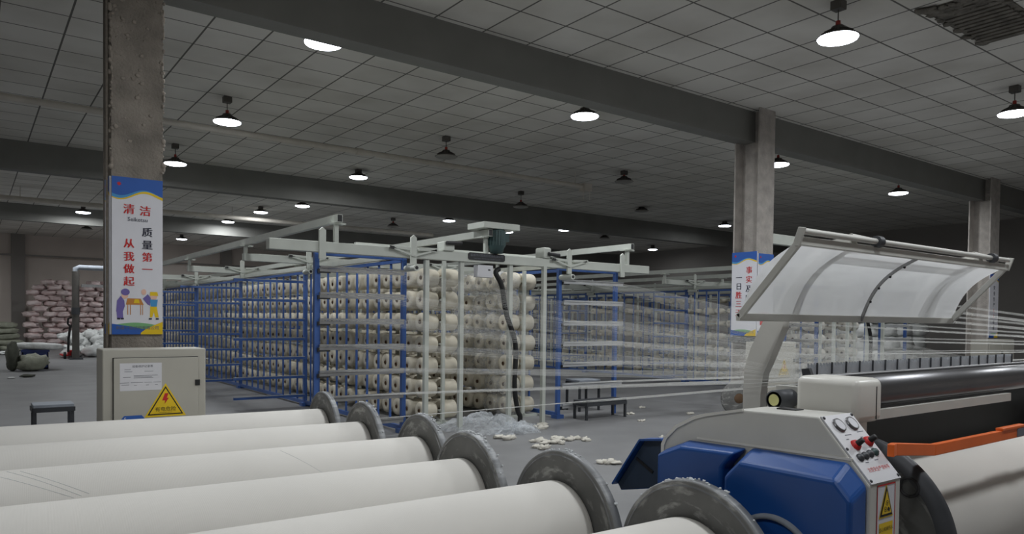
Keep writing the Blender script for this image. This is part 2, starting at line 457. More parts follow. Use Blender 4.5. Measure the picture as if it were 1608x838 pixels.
T1 = [('清', 'red', .33, .795, .23), ('洁', 'red', .65, .79, .23), ('Seiketsu', 'inkgrey', .5, .735, .12)]
T1 += [(c, k, .69, v, .215) for c, k, v in (('质', 'ink', .655), ('量', 'ink', .573), ('第', 'red', .494), ('一', 'red', .415))]
T1 += [(c, 'red', .33, v, .215) for c, v in zip('从我做起', (.577, .494, .415, .335))]
banner('slogan_banner', 'tall white slogan banner with blue wave and cartoon workers on left column', (.885, 6.405, 1.15), (1, 0, 0), .362, 1.225, T1, True, footer='新疆十街纺织有限公司')
banner('slogan_banner', 'narrow white banner edge on the left side of the lint covered column', (.872, 6.66, 1.15), (0, -1, 0), .235, 1.225, [('整', 'red', .3, .78, .2), ('顿', 'red', .65, .78, .2)], False)
T2 = [(c, k, .7, v, .26) for c, k, v in zip('事实及时做', ('red', 'red', 'ink', 'ink', 'ink'), (.775, .665, .555, .445, .335))]
T2 += [(c, k, .3, v, .26) for c, k, v in zip('一日胜三天', ('ink', 'ink', 'red', 'red', 'red'), (.69, .585, .48, .375, .27))]
banner('slogan_banner', 'white two-column slogan banner on left side of the middle column', (9.156, 6.85, 1.1), (0, -1, 0), .43, 1.23, T2, False, footer='新疆十街纺织有限公司')
bb = banner('slogan_banner', 'white banner with red picture on front of the middle column', (9.17, 6.405, 1.1), (1, 0, 0), .37, 1.2, [('节', 'ink', .3, .72, .16), ('约', 'ink', .7, .74, .16)], False)
b = MB(); b.poly([(9.23, 6.402, 1.26), (9.45, 6.402, 1.26), (9.45, 6.402, 1.45), (9.23, 6.402, 1.45)]); b.build('picture', 'red', bb)
T4 = [(c, k, .5, v, .2) for c, k, v in zip('安全生产人人有责', ('ink',)*4+('red',)*2+('ink',)*2, (.78, .69, .6, .51, .42, .33, .24, .15))]
banner('slogan_banner', 'narrow white slogan banner on the far right column beside the hood', (17.25, 6.405, 1.03), (1, 0, 0), .45, 1.35, T4, False)

# ------------------------------------------------------------------ electrical cabinets
def tri(mb, P, c, s, d, k=1.):
    """triangle outline points, apex up, centre c, side s"""
    h = s*.866*k
    return mb.poly([P(c[0]-s/2, c[1]-h/3, d), P(c[0]+s/2, c[1]-h/3, d), P(c[0], c[1]+h*2/3, d)])
def cabinet(label, x0, x1, ztop, yf, doors, sign):
    t = thing('electrical_cabinet', label, 'electrical cabinet', ((x0+x1)/2, yf+.15, 0), 'beige electrical cabinets beside the columns')
    MB().box(x0, x1, yf, yf+.3, .0, ztop).build('body', 'cabinet', t, .008)
    w = (x1-x0)
    dx = [(x0+w*.1, x1-w*.085)] if doors == 1 else [(x0+.04, (x0+x1)/2-.008), ((x0+x1)/2+.008, x1-.04)]
    for k, (a, b_) in enumerate(dx):
        sh = MB().box(a-.006, b_+.002, yf-.003, yf, .08, ztop-.06).build('door_gap', 'dark', t)
        d = MB().box(a, b_, yf-.018, yf, .09, ztop-.064).build('door', 'cabinet', t, .003)
        if doors == 1 or k == 0:
            MB().box(b_-.022, b_+.012, yf-.024, yf-.018, ztop-.28, ztop-.235).build('latch', 'black', d)
        else:
            MB().box(a+.02, a+.04, yf-.024, yf-.018, ztop-.28, ztop-.235).build('latch', 'black', d)
    P = lambda x, z, d_: (x, yf-.018-d_, z)
    if sign:
        cx = x0+w*.588; s = .285
        q = MB(); q.cur = 0
        tri(q, P, (cx, .635), s, .001); q.cur = 1; tri(q, P, (cx, .637), s*.86, .002); q.cur = 0; tri(q, P, (cx, .637), s*.76, .003)
        q.cur = 2
        q.poly([P(cx-.005, .725, .004), P(cx+.02, .725, .004), P(cx+.008, .69, .004), P(cx+.022, .69, .004), P(cx-.008, .645, .004), P(cx-.003, .672, .004), P(cx-.024, .672, .004)])
        q.cur = 1
        q.text('有电危险', .036, P(cx, .606, .004), d=.0); q.text('DANGER ELECTRICITY', .009, P(cx, .582, .004), d=.0)
        q.build('warning_sign', ['yellow', 'black', 'red'], t)
        if sign == 2:
            q = MB(); q.cur = 0
            a, b_, c_, e = x0+.108, x0+.385, ztop-.3, ztop-.1
            q.poly([P(a, c_, .001), P(b_, c_, .001), P(b_, e, .001), P(a, e, .001)]); q.cur = 1
            q.text('设备维护记录表', .02, P((a+b_)/2+.01, e-.025, .002), d=0)
            for k, (u, v, w_) in enumerate(((.03, .045, .04), (.03, .06, .05), (.16, .06, .06), (.09, .09, .16), (.09, .098, .12), (.09, .106, .13), (.02, .1, .05), (.0, .14, .06), (.07, .14, .08), (.16, .14, .05), (.22, .14, .05), (.01, .155, .05), (.09, .16, .02), (.17, .16, .02), (.23, .16, .02))):
                q.poly([P(a+u, e-v-.0025, .002), P(a+u+w_, e-v-.0025, .002), P(a+u+w_, e-v, .002), P(a+u, e-v, .002)])
            o = q.build('notice_sheet', ['panel', 'inkgrey'], t)
            q = MB(); q.cur = 0
            a, b_, zc = x0+.115, x0+.27, .548
            q.poly([P(a+.02, zc-.025, .001), P(b_-.02, zc-.025, .001), P(b_, zc, .001), P(b_-.02, zc+.025, .001), P(a+.02, zc+.025, .001), P(a, zc, .001)])
            q.cur = 1; q.text('S', .034, P(a+.027, zc, .002), d=0)
            q.build('maker_badge', ['ppblue', 'white'], t)
    return t
cabinet('beige electrical cabinet with yellow warning triangle and notice sheet, below left banner', .755, 1.453, 1.053, 5.9, 1, 2)
cabinet('beige electrical cabinet with warning triangle beside the middle column', 8.62, 9.36, 1.03, 5.9, 1, 1)
cabinet('pale two-door electrical cabinet in front of the far right column', 15.85, 17.15, 1.01, 5.9, 2, 0)
t = MB().box(9.37, 10.38, 6.5, 6.6, 2.48, 2.63).build('cable_trunking', 'white_paint', bevel=.004)
tag(t, 'short white cable trunking fixed to the middle column above the hood', 'trunking')

# ------------------------------------------------------------------ ceiling lamps, pipes, vent
def make_lamp(zl, on):
    t = thing('ceiling_lamp', '', 'ceiling lamp', (0, 0, CEIL))
    MB().box(-.055, .055, -.055, .055, CEIL-.085, CEIL).build('canopy', 'lamp_metal', t, .006).location = (0, 0, 0)
    if on is None: return t
    MB().tube([(0, 0, CEIL-.08), (0, 0, zl+.14)], .006, 6).build('cord', 'lamp_metal', t)
    MB().lathe([(.0, .16), (.022, .16), (.024, .1), (.0, .1)], (0, 0, zl), n=12).build('socket', 'lamp_red', t)
    hs = MB().lathe([(.0, .105), (.06, .105), (.075, .06), (.17, .012), (.195, 0), (.19, -.004), (.17, .0)], (0, 0, zl), n=28)
    for k in range(16):
        a = 2*math.pi*k/16
        hs.bar((math.cos(a)*.06, math.sin(a)*.06, zl+.075), (math.cos(a)*.15, math.sin(a)*.15, zl+.03), .004, .025)
    hs.build('housing', 'lamp_metal', t)
    MB().lathe([(.188, 0), (.18, -.016), (.13, -.03), (.06, -.037), (0, -.038)], (0, 0, zl), n=28).build('lens', 'lens_on' if on else 'lens_off', t)
    if on:
        ld = bpy.data.lights.new('lamp_light', 'AREA'); ld.shape = 'DISK'; ld.size = .34; ld.energy = LAMP_W*on; ld.color = (.95, .98, 1.0)
        lo = bpy.data.objects.new('lamp_light', ld); COL.objects.link(lo); lo.parent = t; lo.location = (0, 0, zl-.045-CEIL)
    return t
LAMPS = [  # x, y, lens height, brightness, label
    (6.74, 3.87, 4.05, 1.5, 'lit round lamp near the top right edge, left of the dirty ceiling vent'),
    (10.91, 3.82, 4.05, 1.5, 'lit round lamp cut by the right edge of the photo'),
    (2.94, 10.79, 4.05, 1, 'lit round lamp hanging beside the left column, in front of the ceiling pipe'),
    (3.0, 14.33, 4.05, .8, 'lit round lamp just right of the left column, below the ceiling pipe'),
    (6.55, 14.3, 4.24, .8, 'lit flush round lamp in front of the second beam, above the creel end'),
    (6.53, 10.75, 4.06, 0, 'unlit lamp with red socket beside the ceiling pipe'),
    (10.72, 14.16, 4.03, 0, 'unlit lamp hanging in front of second beam, right of the creel motor'),
    (10.89, 10.86, 4.18, 0, 'unlit lamp with grey shade right of the ceiling pipe end'),
    (14.73, 14.0, 4.3, 0, 'unlit stubby lamp between the pipe end and the middle column'),
    (2.86, 7.09, 4.05, 1, 'lit round lamp below the near beam, right of the left column'),
    (6.67, 7.41, 4.05, 1, 'lit round lamp below the near beam at mid photo'),
    (11.32, 7.55, 4.05, .35, 'lit lamp half hidden by the middle column'),
    (15.71, 7.6, 4.05, .9, 'lit tilted lamp under the beam between middle and right columns'),
    (18.69, 14.28, 4.26, .5, 'lit flush lamp far right, left of the middle column'),
    (22.4, 20.65, 4.22, .4, 'smallest lit lamp near the right wall'),
    (11.72, 19.09, 4.28, .6, 'lit flush lamp above the creel motor'),
    (7.18, 19.19, 4.28, .6, 'lit flush lamp behind second beam, above left overhead rail'),
    (6.6, 20.86, 4.24, .6, 'bluish lit lamp left of a flush one beyond the second beam'),
    (6.61, 24.13, 4.3, 1.2, 'lit flush lamp on the third beam left of the creel'),
    (6.52, 30.06, 4.23, 1.3, 'lit lamp at the far wall right of the left column'),
    (11.58, 25.97, 4.25, .5, 'lit lamp low behind the left overhead rail end'),
    (15.68, 18.34, 4.25, .5, 'lit flush lamp right of the creel motor'),
    (16.64, 26.72, 4.25, .4, 'faint far lit lamp seen behind creel beam, left of the motor'),
    (14.6, 20.01, 4.25, .4, 'lit lamp peeping beside the creel motor'),
    (10.55, 20.48, 4.14, 0, 'small unlit lamp beyond the second beam left of the motor'),
    (2.6, 24.0, 4.2, 1.2, 'lit lamp half hidden at the left edge of left column'),
    (3.2, 28.6, 4.2, 0, 'unlit lamp near the far wall left of left column'),
    (18.6, 19.5, 4.3, 0, 'unlit lamp stub beyond second beam right of the motor'),
]
for x, y, zl, on, lab in LAMPS:
    t = make_lamp(zl, on); t.location = (x, y, CEIL); t['label'] = lab; t['group'] = 'round ceiling lamps'
for x, y, on in ((2.85, 3.85, .85), (2.85, .5, .9), (6.7, .5, 1.4), (10.9, .5, .7), (14.9, 3.85, 1.4), (-1.2, 3.85, .45), (-1.2, .5, .9), (-1.2, 10.8, .3), (-1.2, 19.2, .8), (-1.2, 24.1, 1), (-1.2, 28.0, 1), (-4.0, 30.0, 1)):  # unseen lamp grid; far-left lamps and one at right added for brightness
    t = make_lamp(4.05, on); t.location = (x, y, CEIL); t['label'] = 'lit round lamp overhead, unseen beyond the visible lamps'; t['group'] = 'lamps above the frame'

t = thing('ceiling_pipe', 'long dusty white pipe under the ceiling ending right of the motor', 'pipe', (3, 11.6, 4.1), 'dusty ceiling pipes')
MB().tube([(-8.9, 11.62, 4.1), (10.4, 11.5, 4.1)], .045, 10).build('pipe', 'pipe', t)
for x in (-5, -1, 3.2, 7, 10.2):
    MB().tube([(x, 11.6, 4.14), (x, 11.6, CEIL)], .01, 6).build('hanger', 'pipe', t)
for x in (5.3, 8.2): MB().tube([(x-.06, 11.53, 4.1), (x+.06, 11.53, 4.1)], .058, 10).build('coupling', 'pipe', t)
b = MB().box(10.3, 10.5, 11.4, 11.6, 4.0, 4.16).build('end_box', 'pipe', t)
for x in (10.3, 10.48): MB().tube([(x, 11.45, 4.0), (x, 11.45, 3.82)], .008, 6).build('dangling_wire', 'pipe', t)
t = thing('ceiling_pipe', 'second dusty pipe further back, low on the far ceiling at left', 'pipe', (3, 21.5, 4.1), 'dusty ceiling pipes')
MB().tube([(-8.9, 21.6, 4.1), (12.5, 21.4, 4.1)], .06, 10).build('pipe', 'pipe', t)
for x in (-4, 1, 6, 11): MB().tube([(x, 21.5, 4.15), (x, 21.5, CEIL)], .01, 6).build('hanger', 'pipe', t)
t = thing('ceiling_vent', 'dirty grey ceiling vent caked in lint at top right', 'vent', (8.2, 3.2, CEIL))
MB().box(7.58, 9.0, 2.85, 3.47, CEIL-.012, CEIL).build('frame', 'vent', t)
b = MB()
for k in range(13): b.box(7.66+k*.1, 7.72+k*.1, 2.9, 3.42, CEIL-.03, CEIL-.012)
b.build('slats', 'vent', t)
b = MB(); q = random.Random(5)
for k in range(60):
    h = q.uniform(.012, .05); ex = q.random() < .6
    x = q.uniform(7.55, 7.9) if ex else q.uniform(7.6, 9); y = q.uniform(2.85, 3.47) if ex else q.choice((3.45, 3.46, 2.88))
    b.blob((x, y, CEIL-.02), h*1.6, h*1.4, h*.35, e=1, amp=.4, seed=k, n=7, mrows=4)
o = b.build('lint', 'vent', t); o['kind'] = 'stuff'

# ------------------------------------------------------------------ warp beams on the floor
def warp_beam(label, loc, rz, length, rf=.365, rb=.235, flange_out=.0):
    t = thing('warp_beam', label, 'warp beam', loc, 'wound warp beams lying in a row on the floor', rz)
    z = rf
    b = MB().lathe([(.0, -.03), (rb-.012, -.03), (rb-.002, -.036), (rb, -.05), (rb+.001, -.4), (rb, -length*.5), (rb, -length+.05), (rb-.01, -length+.03), (0, -length+.03)], (0, 0, z), (1, 0, 0), 72)
    b.build('yarn_barrel', 'warp', t, world=False)
    for x0, sgn in ((0, 1), (-length, -1)):
        pr = [(0, -.03), (rf-.028, -.03), (rf-.022, -.036), (rf-.004, -.036), (rf, -.03), (rf, .004), (rf-.008, .008), (rf-.03, .002), (0, .0)]
        o = MB().lathe(pr, (x0, 0, z), (sgn, 0, 0), 96).build('flange', 'flange', t, world=False)
        MB().lathe([(rf-.03, .006), (rf+.0008, .006), (rf+.0008, -.032), (rf-.022, -.0375)], (x0, 0, z), (sgn, 0, 0), 96).build('rim', 'rim', o, world=False)
        MB().lathe([(.05, 0), (.05, .07), (.035, .075), (0, .075)], (x0, 0, z), (sgn, 0, 0), 24).build('shaft_end', 'steel', o, world=False)
    return t
BE = [((2.2, 5.36), -4.0, 2.5, 'farthest cream warp beam in the row, nearest the beige cabinet'),
      ((2.155, 4.555), -4.0, 2.5, 'cream warp beam second from the far end of the row'),
      ((2.175, 3.8), -4.0, 2.5, 'cream warp beam third from far end, faint crease lines on the yarn'),
      ((2.035, 3.075), -3.6, 2.5, 'cream warp beam fourth from far end of the row'),
      ((2.10, 2.42), -1.6, 2.5, 'cream warp beam with lint caked flange, second nearest the camera'),
      ((2.10, 1.70), -1.6, 2.5, 'nearest warp beam, scraped grey flange in front of the blue guard')]
for bi, ((x, y), a, L, lab) in enumerate(BE):
    t = warp_beam(lab, (x, y, 0), math.radians(a), L)
    if bi:                                                               # fluff stuck to the flange edge
        q = random.Random(bi); b = MB()
        for k in range(46):
            an = q.gauss(.25, .5); h = q.uniform(.003, .008)
            b.blob((q.uniform(-.02, .012), -math.sin(an)*-.366, .365+math.cos(an)*.366), h, h*1.2, h*.8, e=1, amp=.4, seed=k, n=6, mrows=4)
        o = b.build('lint', 'white_lint', t, world=False); o['kind'] = 'stuff'; o['label'] = 'white lint on the flange edge'
    if bi == 2:                                                          # slack threads lying across the yarn
        b = MB()
        for x0, x1, a0, a1 in ((-2.12, -1.80, .1, 1.0), (-2.05, -1.77, .05, .98), (-2.0, -1.74, .1, .95), (-.86, -.66, .2, 1.1)):
            pts = []
            for k in range(13):
                u = k/12; an = a0+(a1-a0)*u
                pts.append((x0+(x1-x0)*u**1.3, -math.sin(an)*.2355, .365+math.cos(an)*.2355))
            b.tube(pts, .0009, 5)
        b.build('slack_thread', 'white_lint', t, world=False)

# ------------------------------------------------------------------ warping machine
mc = thing('warping_machine', 'beige and blue warping machine with control panel and raised clear hood', 'textile machine', (2.4, 1.6, 0))
HX0, HX1 = 2.3, 2.5
prof = [(2.045, 0), (2.045, .79), (2.033, .815), (2.01, .842), (1.975, .872), (1.934, .898), (1.88, .922), (1.825, .941), (1.736, .962), (1.66, .975), (1.361, .983), (1.18, .782), (1.18, 0)]
hs = MB().prism(prof, 'x', HX0, HX1).build('headstock', 'beige', mc, .006)
lip = MB().prism([(2.05, .62), (2.05, .795), (2.035, .822), (1.98, .878), (1.88, .93), (1.82, .946), (1.66, .98), (1.66, .97), (1.82, .935), (1.88, .916), (1.97, .868), (2.02, .82), (2.034, .79), (2.034, .62)], 'x', HX0-.008, HX0+.004).build('edge_lip', 'beige_lt', hs)
MB().bar((HX0-.0, 1.87, .842), (HX0-.0, 1.24, .858), .006, .008).build('edge_lip', 'beige_lt', hs)
MB().box(HX0+.12, HX1-.03, 1.52, 1.60, .974, .982).build('slot', 'dark', hs)
g = MB().prism([(2.03, .12), (2.03, .775), (1.9, .833), (1.63, .84), (1.69, .77), (1.69, .12)], 'x', HX0-.001, HX0-.07, [(2.015, .12), (2.015, .762), (1.9, .81), (1.65, .822), (1.70, .757), (1.70, .12)]).build('rear_guard', 'blue_deep', mc, .012)
g.modifiers['bevel'].segments = 3
g = MB().prism([(1.675, .1), (1.675, .775), (1.61, .848), (1.25, .852), (1.186, .785), (1.186, .1)], 'x', HX0-.001, HX0-.10, [(1.668, .1), (1.668, .735), (1.605, .80), (1.243, .80), (1.188, .742), (1.188, .1)]).build('front_guard', 'blue_deep', mc, .014)
g.modifiers['bevel'].segments = 3
hub = MB().lathe([(0, .045), (.07, .04), (.1, .02), (.11, 0), (.11, -.02)], (HX0-.1, 1.46, .47), (-1, 0, 0), 48).build('hub_cap', 'blue_deep', g)
MB().lathe([(.158, 0), (.158, .012), (.172, .012), (.176, 0)], (HX0-.1, 1.46, .47), (-1, 0, 0), 64).build('hub_ring', 'rail_top', g)
w = MB().prism([(2.05, .607), (2.05, .813), (2.175, .795), (2.336, .576), (2.312, .547)], 'x', HX0+.03, HX0+.06)
w.bar((HX0+.03, 2.05, .81), (HX0+.03, 2.175, .792), .07, .008); w.bar((HX0+.03, 2.175, .792), (HX0+.03, 2.336, .574), .07, .008)
wo = w.build('side_flap', 'blue_deep', mc)
MB().prism([(2.052, .612), (2.052, .805), (2.17, .788), (2.326, .578), (2.31, .552)], 'x', HX0+.025, HX0+.03).build('inner_face', 'flap_shade', wo)
MB().bar((HX0+.022, 2.12, .66), (HX0+.022, 2.215, .705), .006, .012).build('handle_slot', 'dark', wo)
# sloping control panel
pu = V3((0, .181, .201)).normalized(); pn = V3((1, 0, 0)).cross(pu); po = V3((HX0, 1.18, .782))
PL = V3((0, .181, .201)).length
def PP(u, v, d): return po+V3((1, 0, 0))*(u*.2)+pu*(v*PL)+pn*d
pb = MB(); vs = [PP(u, v, d) for d in (.001, .006) for u, v in ((.03, .01), (.99, .01), (.99, .99), (.03, .99))]
pb.add(vs, [(4, 5, 6, 7), (3, 2, 1, 0), (0, 1, 5, 4), (1, 2, 6, 5), (2, 3, 7, 6), (3, 0, 4, 7)])
cp_ = pb.build('control_panel', 'panel', mc)
for u in (.33, .74):
    c = PP(u, .83, .006)
    gg = MB().lathe([(.0, .002), (.021, .002), (.021, .009), (.025, .009), (.027, 0)], c, pn, 28).build('pressure_gauge', 'steel', cp_)
    MB().lathe([(0, .0085), (.0208, .0085)], c, pn, 24).build('dial', 'white', gg)
for u, v in ((.38, .53), (.82, .55)):
    c = PP(u, v, .006)
    kk = MB().lathe([(.0, .012), (.015, .012), (.019, .004), (.02, 0)], c, pn, 20).build('control_knob', 'red', cp_)
    MB().lathe([(0, .034), (.009, .034), (.011, .012)], c, pn, 16).build('grip', 'black', kk)
for k, u in enumerate((.24, .42, .6, .78)):
    bt = MB().lathe([(0, .012), (.009, .012), (.011, .006), (.014, .006), (.0145, 0)], PP(u, .36+.012*k, .006), pn, 18).build('push_button', 'motor' if k == 3 else 'darkgrey', cp_)
for u, v in ((.07, .96), (.95, .96), (.07, .5), (.95, .05), (.07, .05)):
    MB().lathe([(0, .004), (.005, .003), (.006, 0)], PP(u, v, .006), pn, 10).build('screw', 'darkgrey', cp_)
MB().text('注意安全严禁伸手', .0175, PP(.55, .18, .0065), (1, 0, 0), pu).build('lettering', 'red', cp_)
sm = MB()
for u, v, w_ in ((.3, .68, .2), (.72, .7, .2), (.3, .4, .1), (.25, .62, .08), (.7, .62, .08), (.3, .28, .1), (.6, .29, .12)):
    sm.poly([PP(u, v, .0065), PP(u+w_, v, .0065), PP(u+w_, v+.012, .0065), PP(u, v+.012, .0065)])
sm.build('lettering', 'inkgrey', cp_)
# warning sticker on the front face
P2 = lambda x, z, d: (x, 1.18-d, z)
q = MB(); q.cur = 0
q.poly([P2(2.345, .35, .001), P2(2.46, .35, .001), P2(2.46, .778, .001), P2(2.345, .778, .001)]); q.cur = 1
for a, b_, c_, e in ((2.343, 2.347, .35, .778), (2.458, 2.462, .35, .778), (2.343, 2.462, .774, .779)):
    q.poly([P2(a, c_, .002), P2(b_, c_, .002), P2(b_, e, .002), P2(a, e, .002)])
q.cur = 2; tri(q, P2, (2.402, .705), .092, .002, 1.4); q.cur = 3; tri(q, P2, (2.402, .706), .082, .003, 1.4); q.cur = 2; tri(q, P2, (2.402, .706), .062, .004, 1.4)
q.cur = 3
for cx, cz in ((2.393, .696), (2.404, .716)):
    for r0, r1 in ((.007, .009), (.0, .003)):
        for i in range(12):
            a, b_ = 2*math.pi*i/12, 2*math.pi*(i+1)/12
            q.poly([P2(cx+r0*math.cos(a), cz+r0*math.sin(a), .005), P2(cx+r1*math.cos(a), cz+r1*math.sin(a), .005), P2(cx+r1*math.cos(b_), cz+r1*math.sin(b_), .005), P2(cx+r0*math.cos(b_), cz+r0*math.sin(b_), .005)])
q.poly([P2(2.404, .693, .005), P2(2.42, .686, .005), P2(2.422, .697, .005), P2(2.41, .703, .005)])
q.cur = 2; q.poly([P2(2.36, .605, .002), P2(2.448, .605, .002), P2(2.448, .652, .002), P2(2.36, .652, .002)])
q.cur = 3; q.text('当心机械伤人', .0155, P2(2.404, .63, .003), d=0)
q.build('warning_sticker', ['white', 'red', 'yellow', 'black'], mc)
# roller end box, rollers, cross bar, dark inside
o = MB().box(2.535, 2.72, 1.352, 1.60, .938, 1.1).build('bearing_box', 'beige_lt', mc, .028); o.modifiers['bevel'].segments = 4
for f in o.data.polygons: f.use_smooth = True
MB().box(2.665, 2.669, 1.3505, 1.353, .95, 1.07).build('seam', 'dark', o)
MB().box(2.56, 2.7, 1.40, 1.6, .4, .938).build('support_post', 'beige_lt', mc, .006)
MB().lathe([(0, 0), (.06, 0), (.06, 3.4), (0, 3.4)], (2.72, 1.46, 1.038), (1, 0, 0), 48).build('press_roller', 'steel', mc)
MB().tube([(2.7, 1.64, 1.078), (5.15, 1.64, 1.078)], .013, 10).build('guide_rod', 'steel', mc)
MB().box(2.7, 4.05, 1.40, 1.43, .935, .972).build('cross_bar', 'beige', mc)
MB().box(2.78, 6.15, 1.95, 1.98, .1, .9).build('shadow_gap_panel', 'black', mc)  # black sheet standing in for the shadow gap behind the barrel
MB().box(6.15, 6.4, 1.15, 1.98, 0, .93).build('headstock', 'beige', mc, .01)
gb = MB(); pts = [(2.5, 1.215, .872), (2.56, 1.235, .868), (2.89, 1.25, .832), (6.15, 1.25, .832)]
for a, b_ in zip(pts, pts[1:]): gb.bar(a, b_, .022, .043)
gb.bar((3.5, 1.25, .858), (3.75, 1.25, .858), .03, .012)
go = gb.build('guard_rail', 'orange', mc, .003)
MB().box(3.66, 3.76, 1.234, 1.239, .815, .85).build('sticker', 'inkgrey', go)
# reed comb
cb = MB(); n_t = 92; x0, x1 = 2.95, 5.2
for k in range(n_t):
    a = x0+(x1-x0)*k/n_t; w_ = (x1-x0)/n_t
    cb.prism([(a, 1.03), (a+w_, 1.03), (a+w_, 1.105), (a+w_*.9, 1.106), (a, 1.122)], 'y', 1.795, 1.803)
o = cb.build('reed_comb', 'comb', mc); 
for k in range(19):
    a = x0+.06+(x1-x0-.08)*k/18
    MB().box(a-.0022, a+.0022, 1.788, 1.795, 1.03, 1.124).build('comb_divider', 'darkgrey', o)
MB().box(2.97, 6.15, 1.76, 1.84, .94, 1.03).build('reed_bed', 'darkgrey', mc)
MB().box(2.5, 2.95, 1.66, 1.86, .905, .94).build('motor_shelf', 'beige_lt', mc)
mo = MB().lathe([(0, -.09), (.036, -.09), (.04, -.08), (.04, .03), (.034, .03), (.034, .033)], (2.66, 1.75, .985), (-1, 0, 0), 24).build('lint_blower', 'darkgrey', mc)
MB().lathe([(.024, .034), (0, .036)], (2.66, 1.75, .985), (-1, 0, 0), 20).build('end_cap', 'pale_yellow', mo)
mo['label'] = 'dark cylinder with pale yellow end'
MB().box(2.745, 2.77, 1.70, 1.82, .94, 1.035).build('bracket', 'beige', mc); MB().box(2.785, 2.80, 1.70, 1.82, .94, 1.03).build('bracket', 'darkgrey', mc)
MB().box(2.80, 2.945, 1.68, 1.75, .94, 1.02).build('gear_box', 'comb', mc, .008)
MB().prism([(1.72, 1.0), (1.78, 1.0), (1.80, 1.10), (1.765, 1.105)], 'x', 2.90, 2.92).build('lever', 'darkgrey', mc)
# hood
hd = MB(); yt, zt, yb, zb, hl, hr = 1.70, 1.632, 1.985, 1.322, 2.70, 4.80
hd.bar((hl, yt, zt), (hr, yt, zt), .022, .036); hd.bar((hl, yb, zb), (hr, yb, zb), .022, .034)
for x in (hl+.01, hr-.01): hd.bar((x, yt, zt), (x, yb, zb), .02, .03)
for x in (hl-.008, hr+.004): hd.prism([(yt-.036, zt+.05), (yt-.005, zt+.056), (yt+.016, zt), (yt+.012, zt-.02), (yt-.012, zt-.02)], 'x', x-.004, x+.008)
hf = hd.build('hood_frame', 'beige', mc, .003)
MB().tube([(hl, yt-.018, zt+.038), (hr-.03, yt-.018, zt+.038)], .013, 10).build('pivot_tube', 'beige', hf)
for x in (3.3, 4.55):
    MB().tube([(x-.02, yt-.018, zt+.038), (x+.02, yt-.018, zt+.038)], .026, 14).build('clamp', 'darkgrey', hf)
    MB().tube([(x-.2, yt+.0, zt+.05), (x, yt-.01, zt+.04)], .012, 8).build('pivot_pin', 'beige', hf)
def arc(n=16, lift=0.):
    out = []
    for i in range(n+1):
        t_ = i/n; bl = .056*math.sin(math.pi*t_)+lift
        out.append((yt+(yb-yt)*t_+.747*bl, zt+(zb-zt)*t_+.665*bl))
    return out
sh = MB(); pts = arc(20); nx = 12; vs = []
for i in range(nx+1):
    x = hl+.01+(hr-hl-.02)*i/nx; vs += [(x, y, z) for y, z in pts]
k = len(pts); sh.add(vs, [(i*k+j, i*k+j+1, (i+1)*k+j+1, (i+1)*k+j) for i in range(nx) for j in range(k-1)], True)
sh.build('hood_sheet', 'hood', mc)
rb_ = MB(); pr = arc(16, -.012)
for (a, c_) in zip(pr, pr[1:]): rb_.bar((3.72, *a), (3.72, *c_), .014, .01, up=(1, 0, 0))
rb_.build('hood_rib', 'grey_rail', hf)
for j in (3, 6, 9, 12): MB().blob((3.72, pr[j][0]-.006, pr[j][1]-.006), .007, .007, .007, e=1, amp=0, n=8, mrows=5).build('rivet', 'dark', hf)
for ax_, lo in ((3.1, True), (4.42, False)):
    pts = [(2.19, 0), (2.19, .95), (2.18, 1.06), (2.145, 1.15), (2.075, 1.3)] if lo else []
    pts += [(2.045, 1.34), (2.02, 1.40), (1.98, 1.48), (1.935, 1.545), (1.865, 1.61), (1.79, 1.65), (1.70, 1.668)]
    wd_ = [.1, .1, .11, .12, .11]+[.06, .055, .05, .05, .045, .04, .035] if lo else [.04, .055, .05, .05, .045, .04, .035]
    ar = MB(); L_, R_ = [], []
    for i, p in enumerate(pts):
        a, c_ = pts[max(i-1, 0)], pts[min(i+1, len(pts)-1)]; d = V3((c_[0]-a[0], c_[1]-a[1])).normalized() if False else None
        dx, dz = c_[0]-a[0], c_[1]-a[1]; ln = math.hypot(dx, dz); nx_, nz_ = dz/ln, -dx/ln
        L_.append((p[0]+nx_*wd_[i]/2+ (.0), p[1]+nz_*wd_[i]/2)); R_.append((p[0]-nx_*wd_[i]/2, p[1]-nz_*wd_[i]/2))
    for i in range(len(pts)-1): ar.prism([L_[i], L_[i+1], R_[i+1], R_[i]], 'x', ax_, ax_+.05)
    ar.build('hood_arm', 'beige_lt', mc)
MB().bar((3.12, 1.85, 1.655), (4.45, 1.85, 1.655), .03, .05).build('hood_stay', 'beige_lt', mc)
# beam held in the machine
t = thing('warp_beam', 'cream warp beam mounted in the machine behind the orange guard rail', 'warp beam', (3.9, 1.53, 0))
o = MB().lathe([(0, 0), (.27, 0), (.27, 3.17), (0, 3.17)], (2.84, 1.53, .465), (1, 0, 0), 72).build('yarn_barrel', 'warp', t)
for x, sg_ in ((2.81, -1), (6.02, 1)):
    rf = .4
    o = MB().lathe([(0, -.03), (rf-.05, -.03), (rf-.045, -.036), (rf-.004, -.036), (rf, -.03), (rf, .01), (rf-.05, .01), (rf-.055, .0), (0, 0)], (x, 1.53, .465), (sg_, 0, 0), 96).build('flange', 'flange', t)
    MB().lathe([(rf-.052, .011), (rf+.001, .011), (rf+.001, -.03)], (x, 1.53, .465), (sg_, 0, 0), 96).build('rim', 'darkgrey', o)
    MB().lathe([(.045, 0), (.045, .12), (0, .12)], (x, 1.53, .465), (sg_, 0, 0), 24).build('shaft_end', 'steel', o)
MB().lathe([(.028, .01), (.034, .02), (.04, .01)], (2.81, 1.29, .695), (-1, 0, 0), 24).build('locking_ring', 'dark', t)

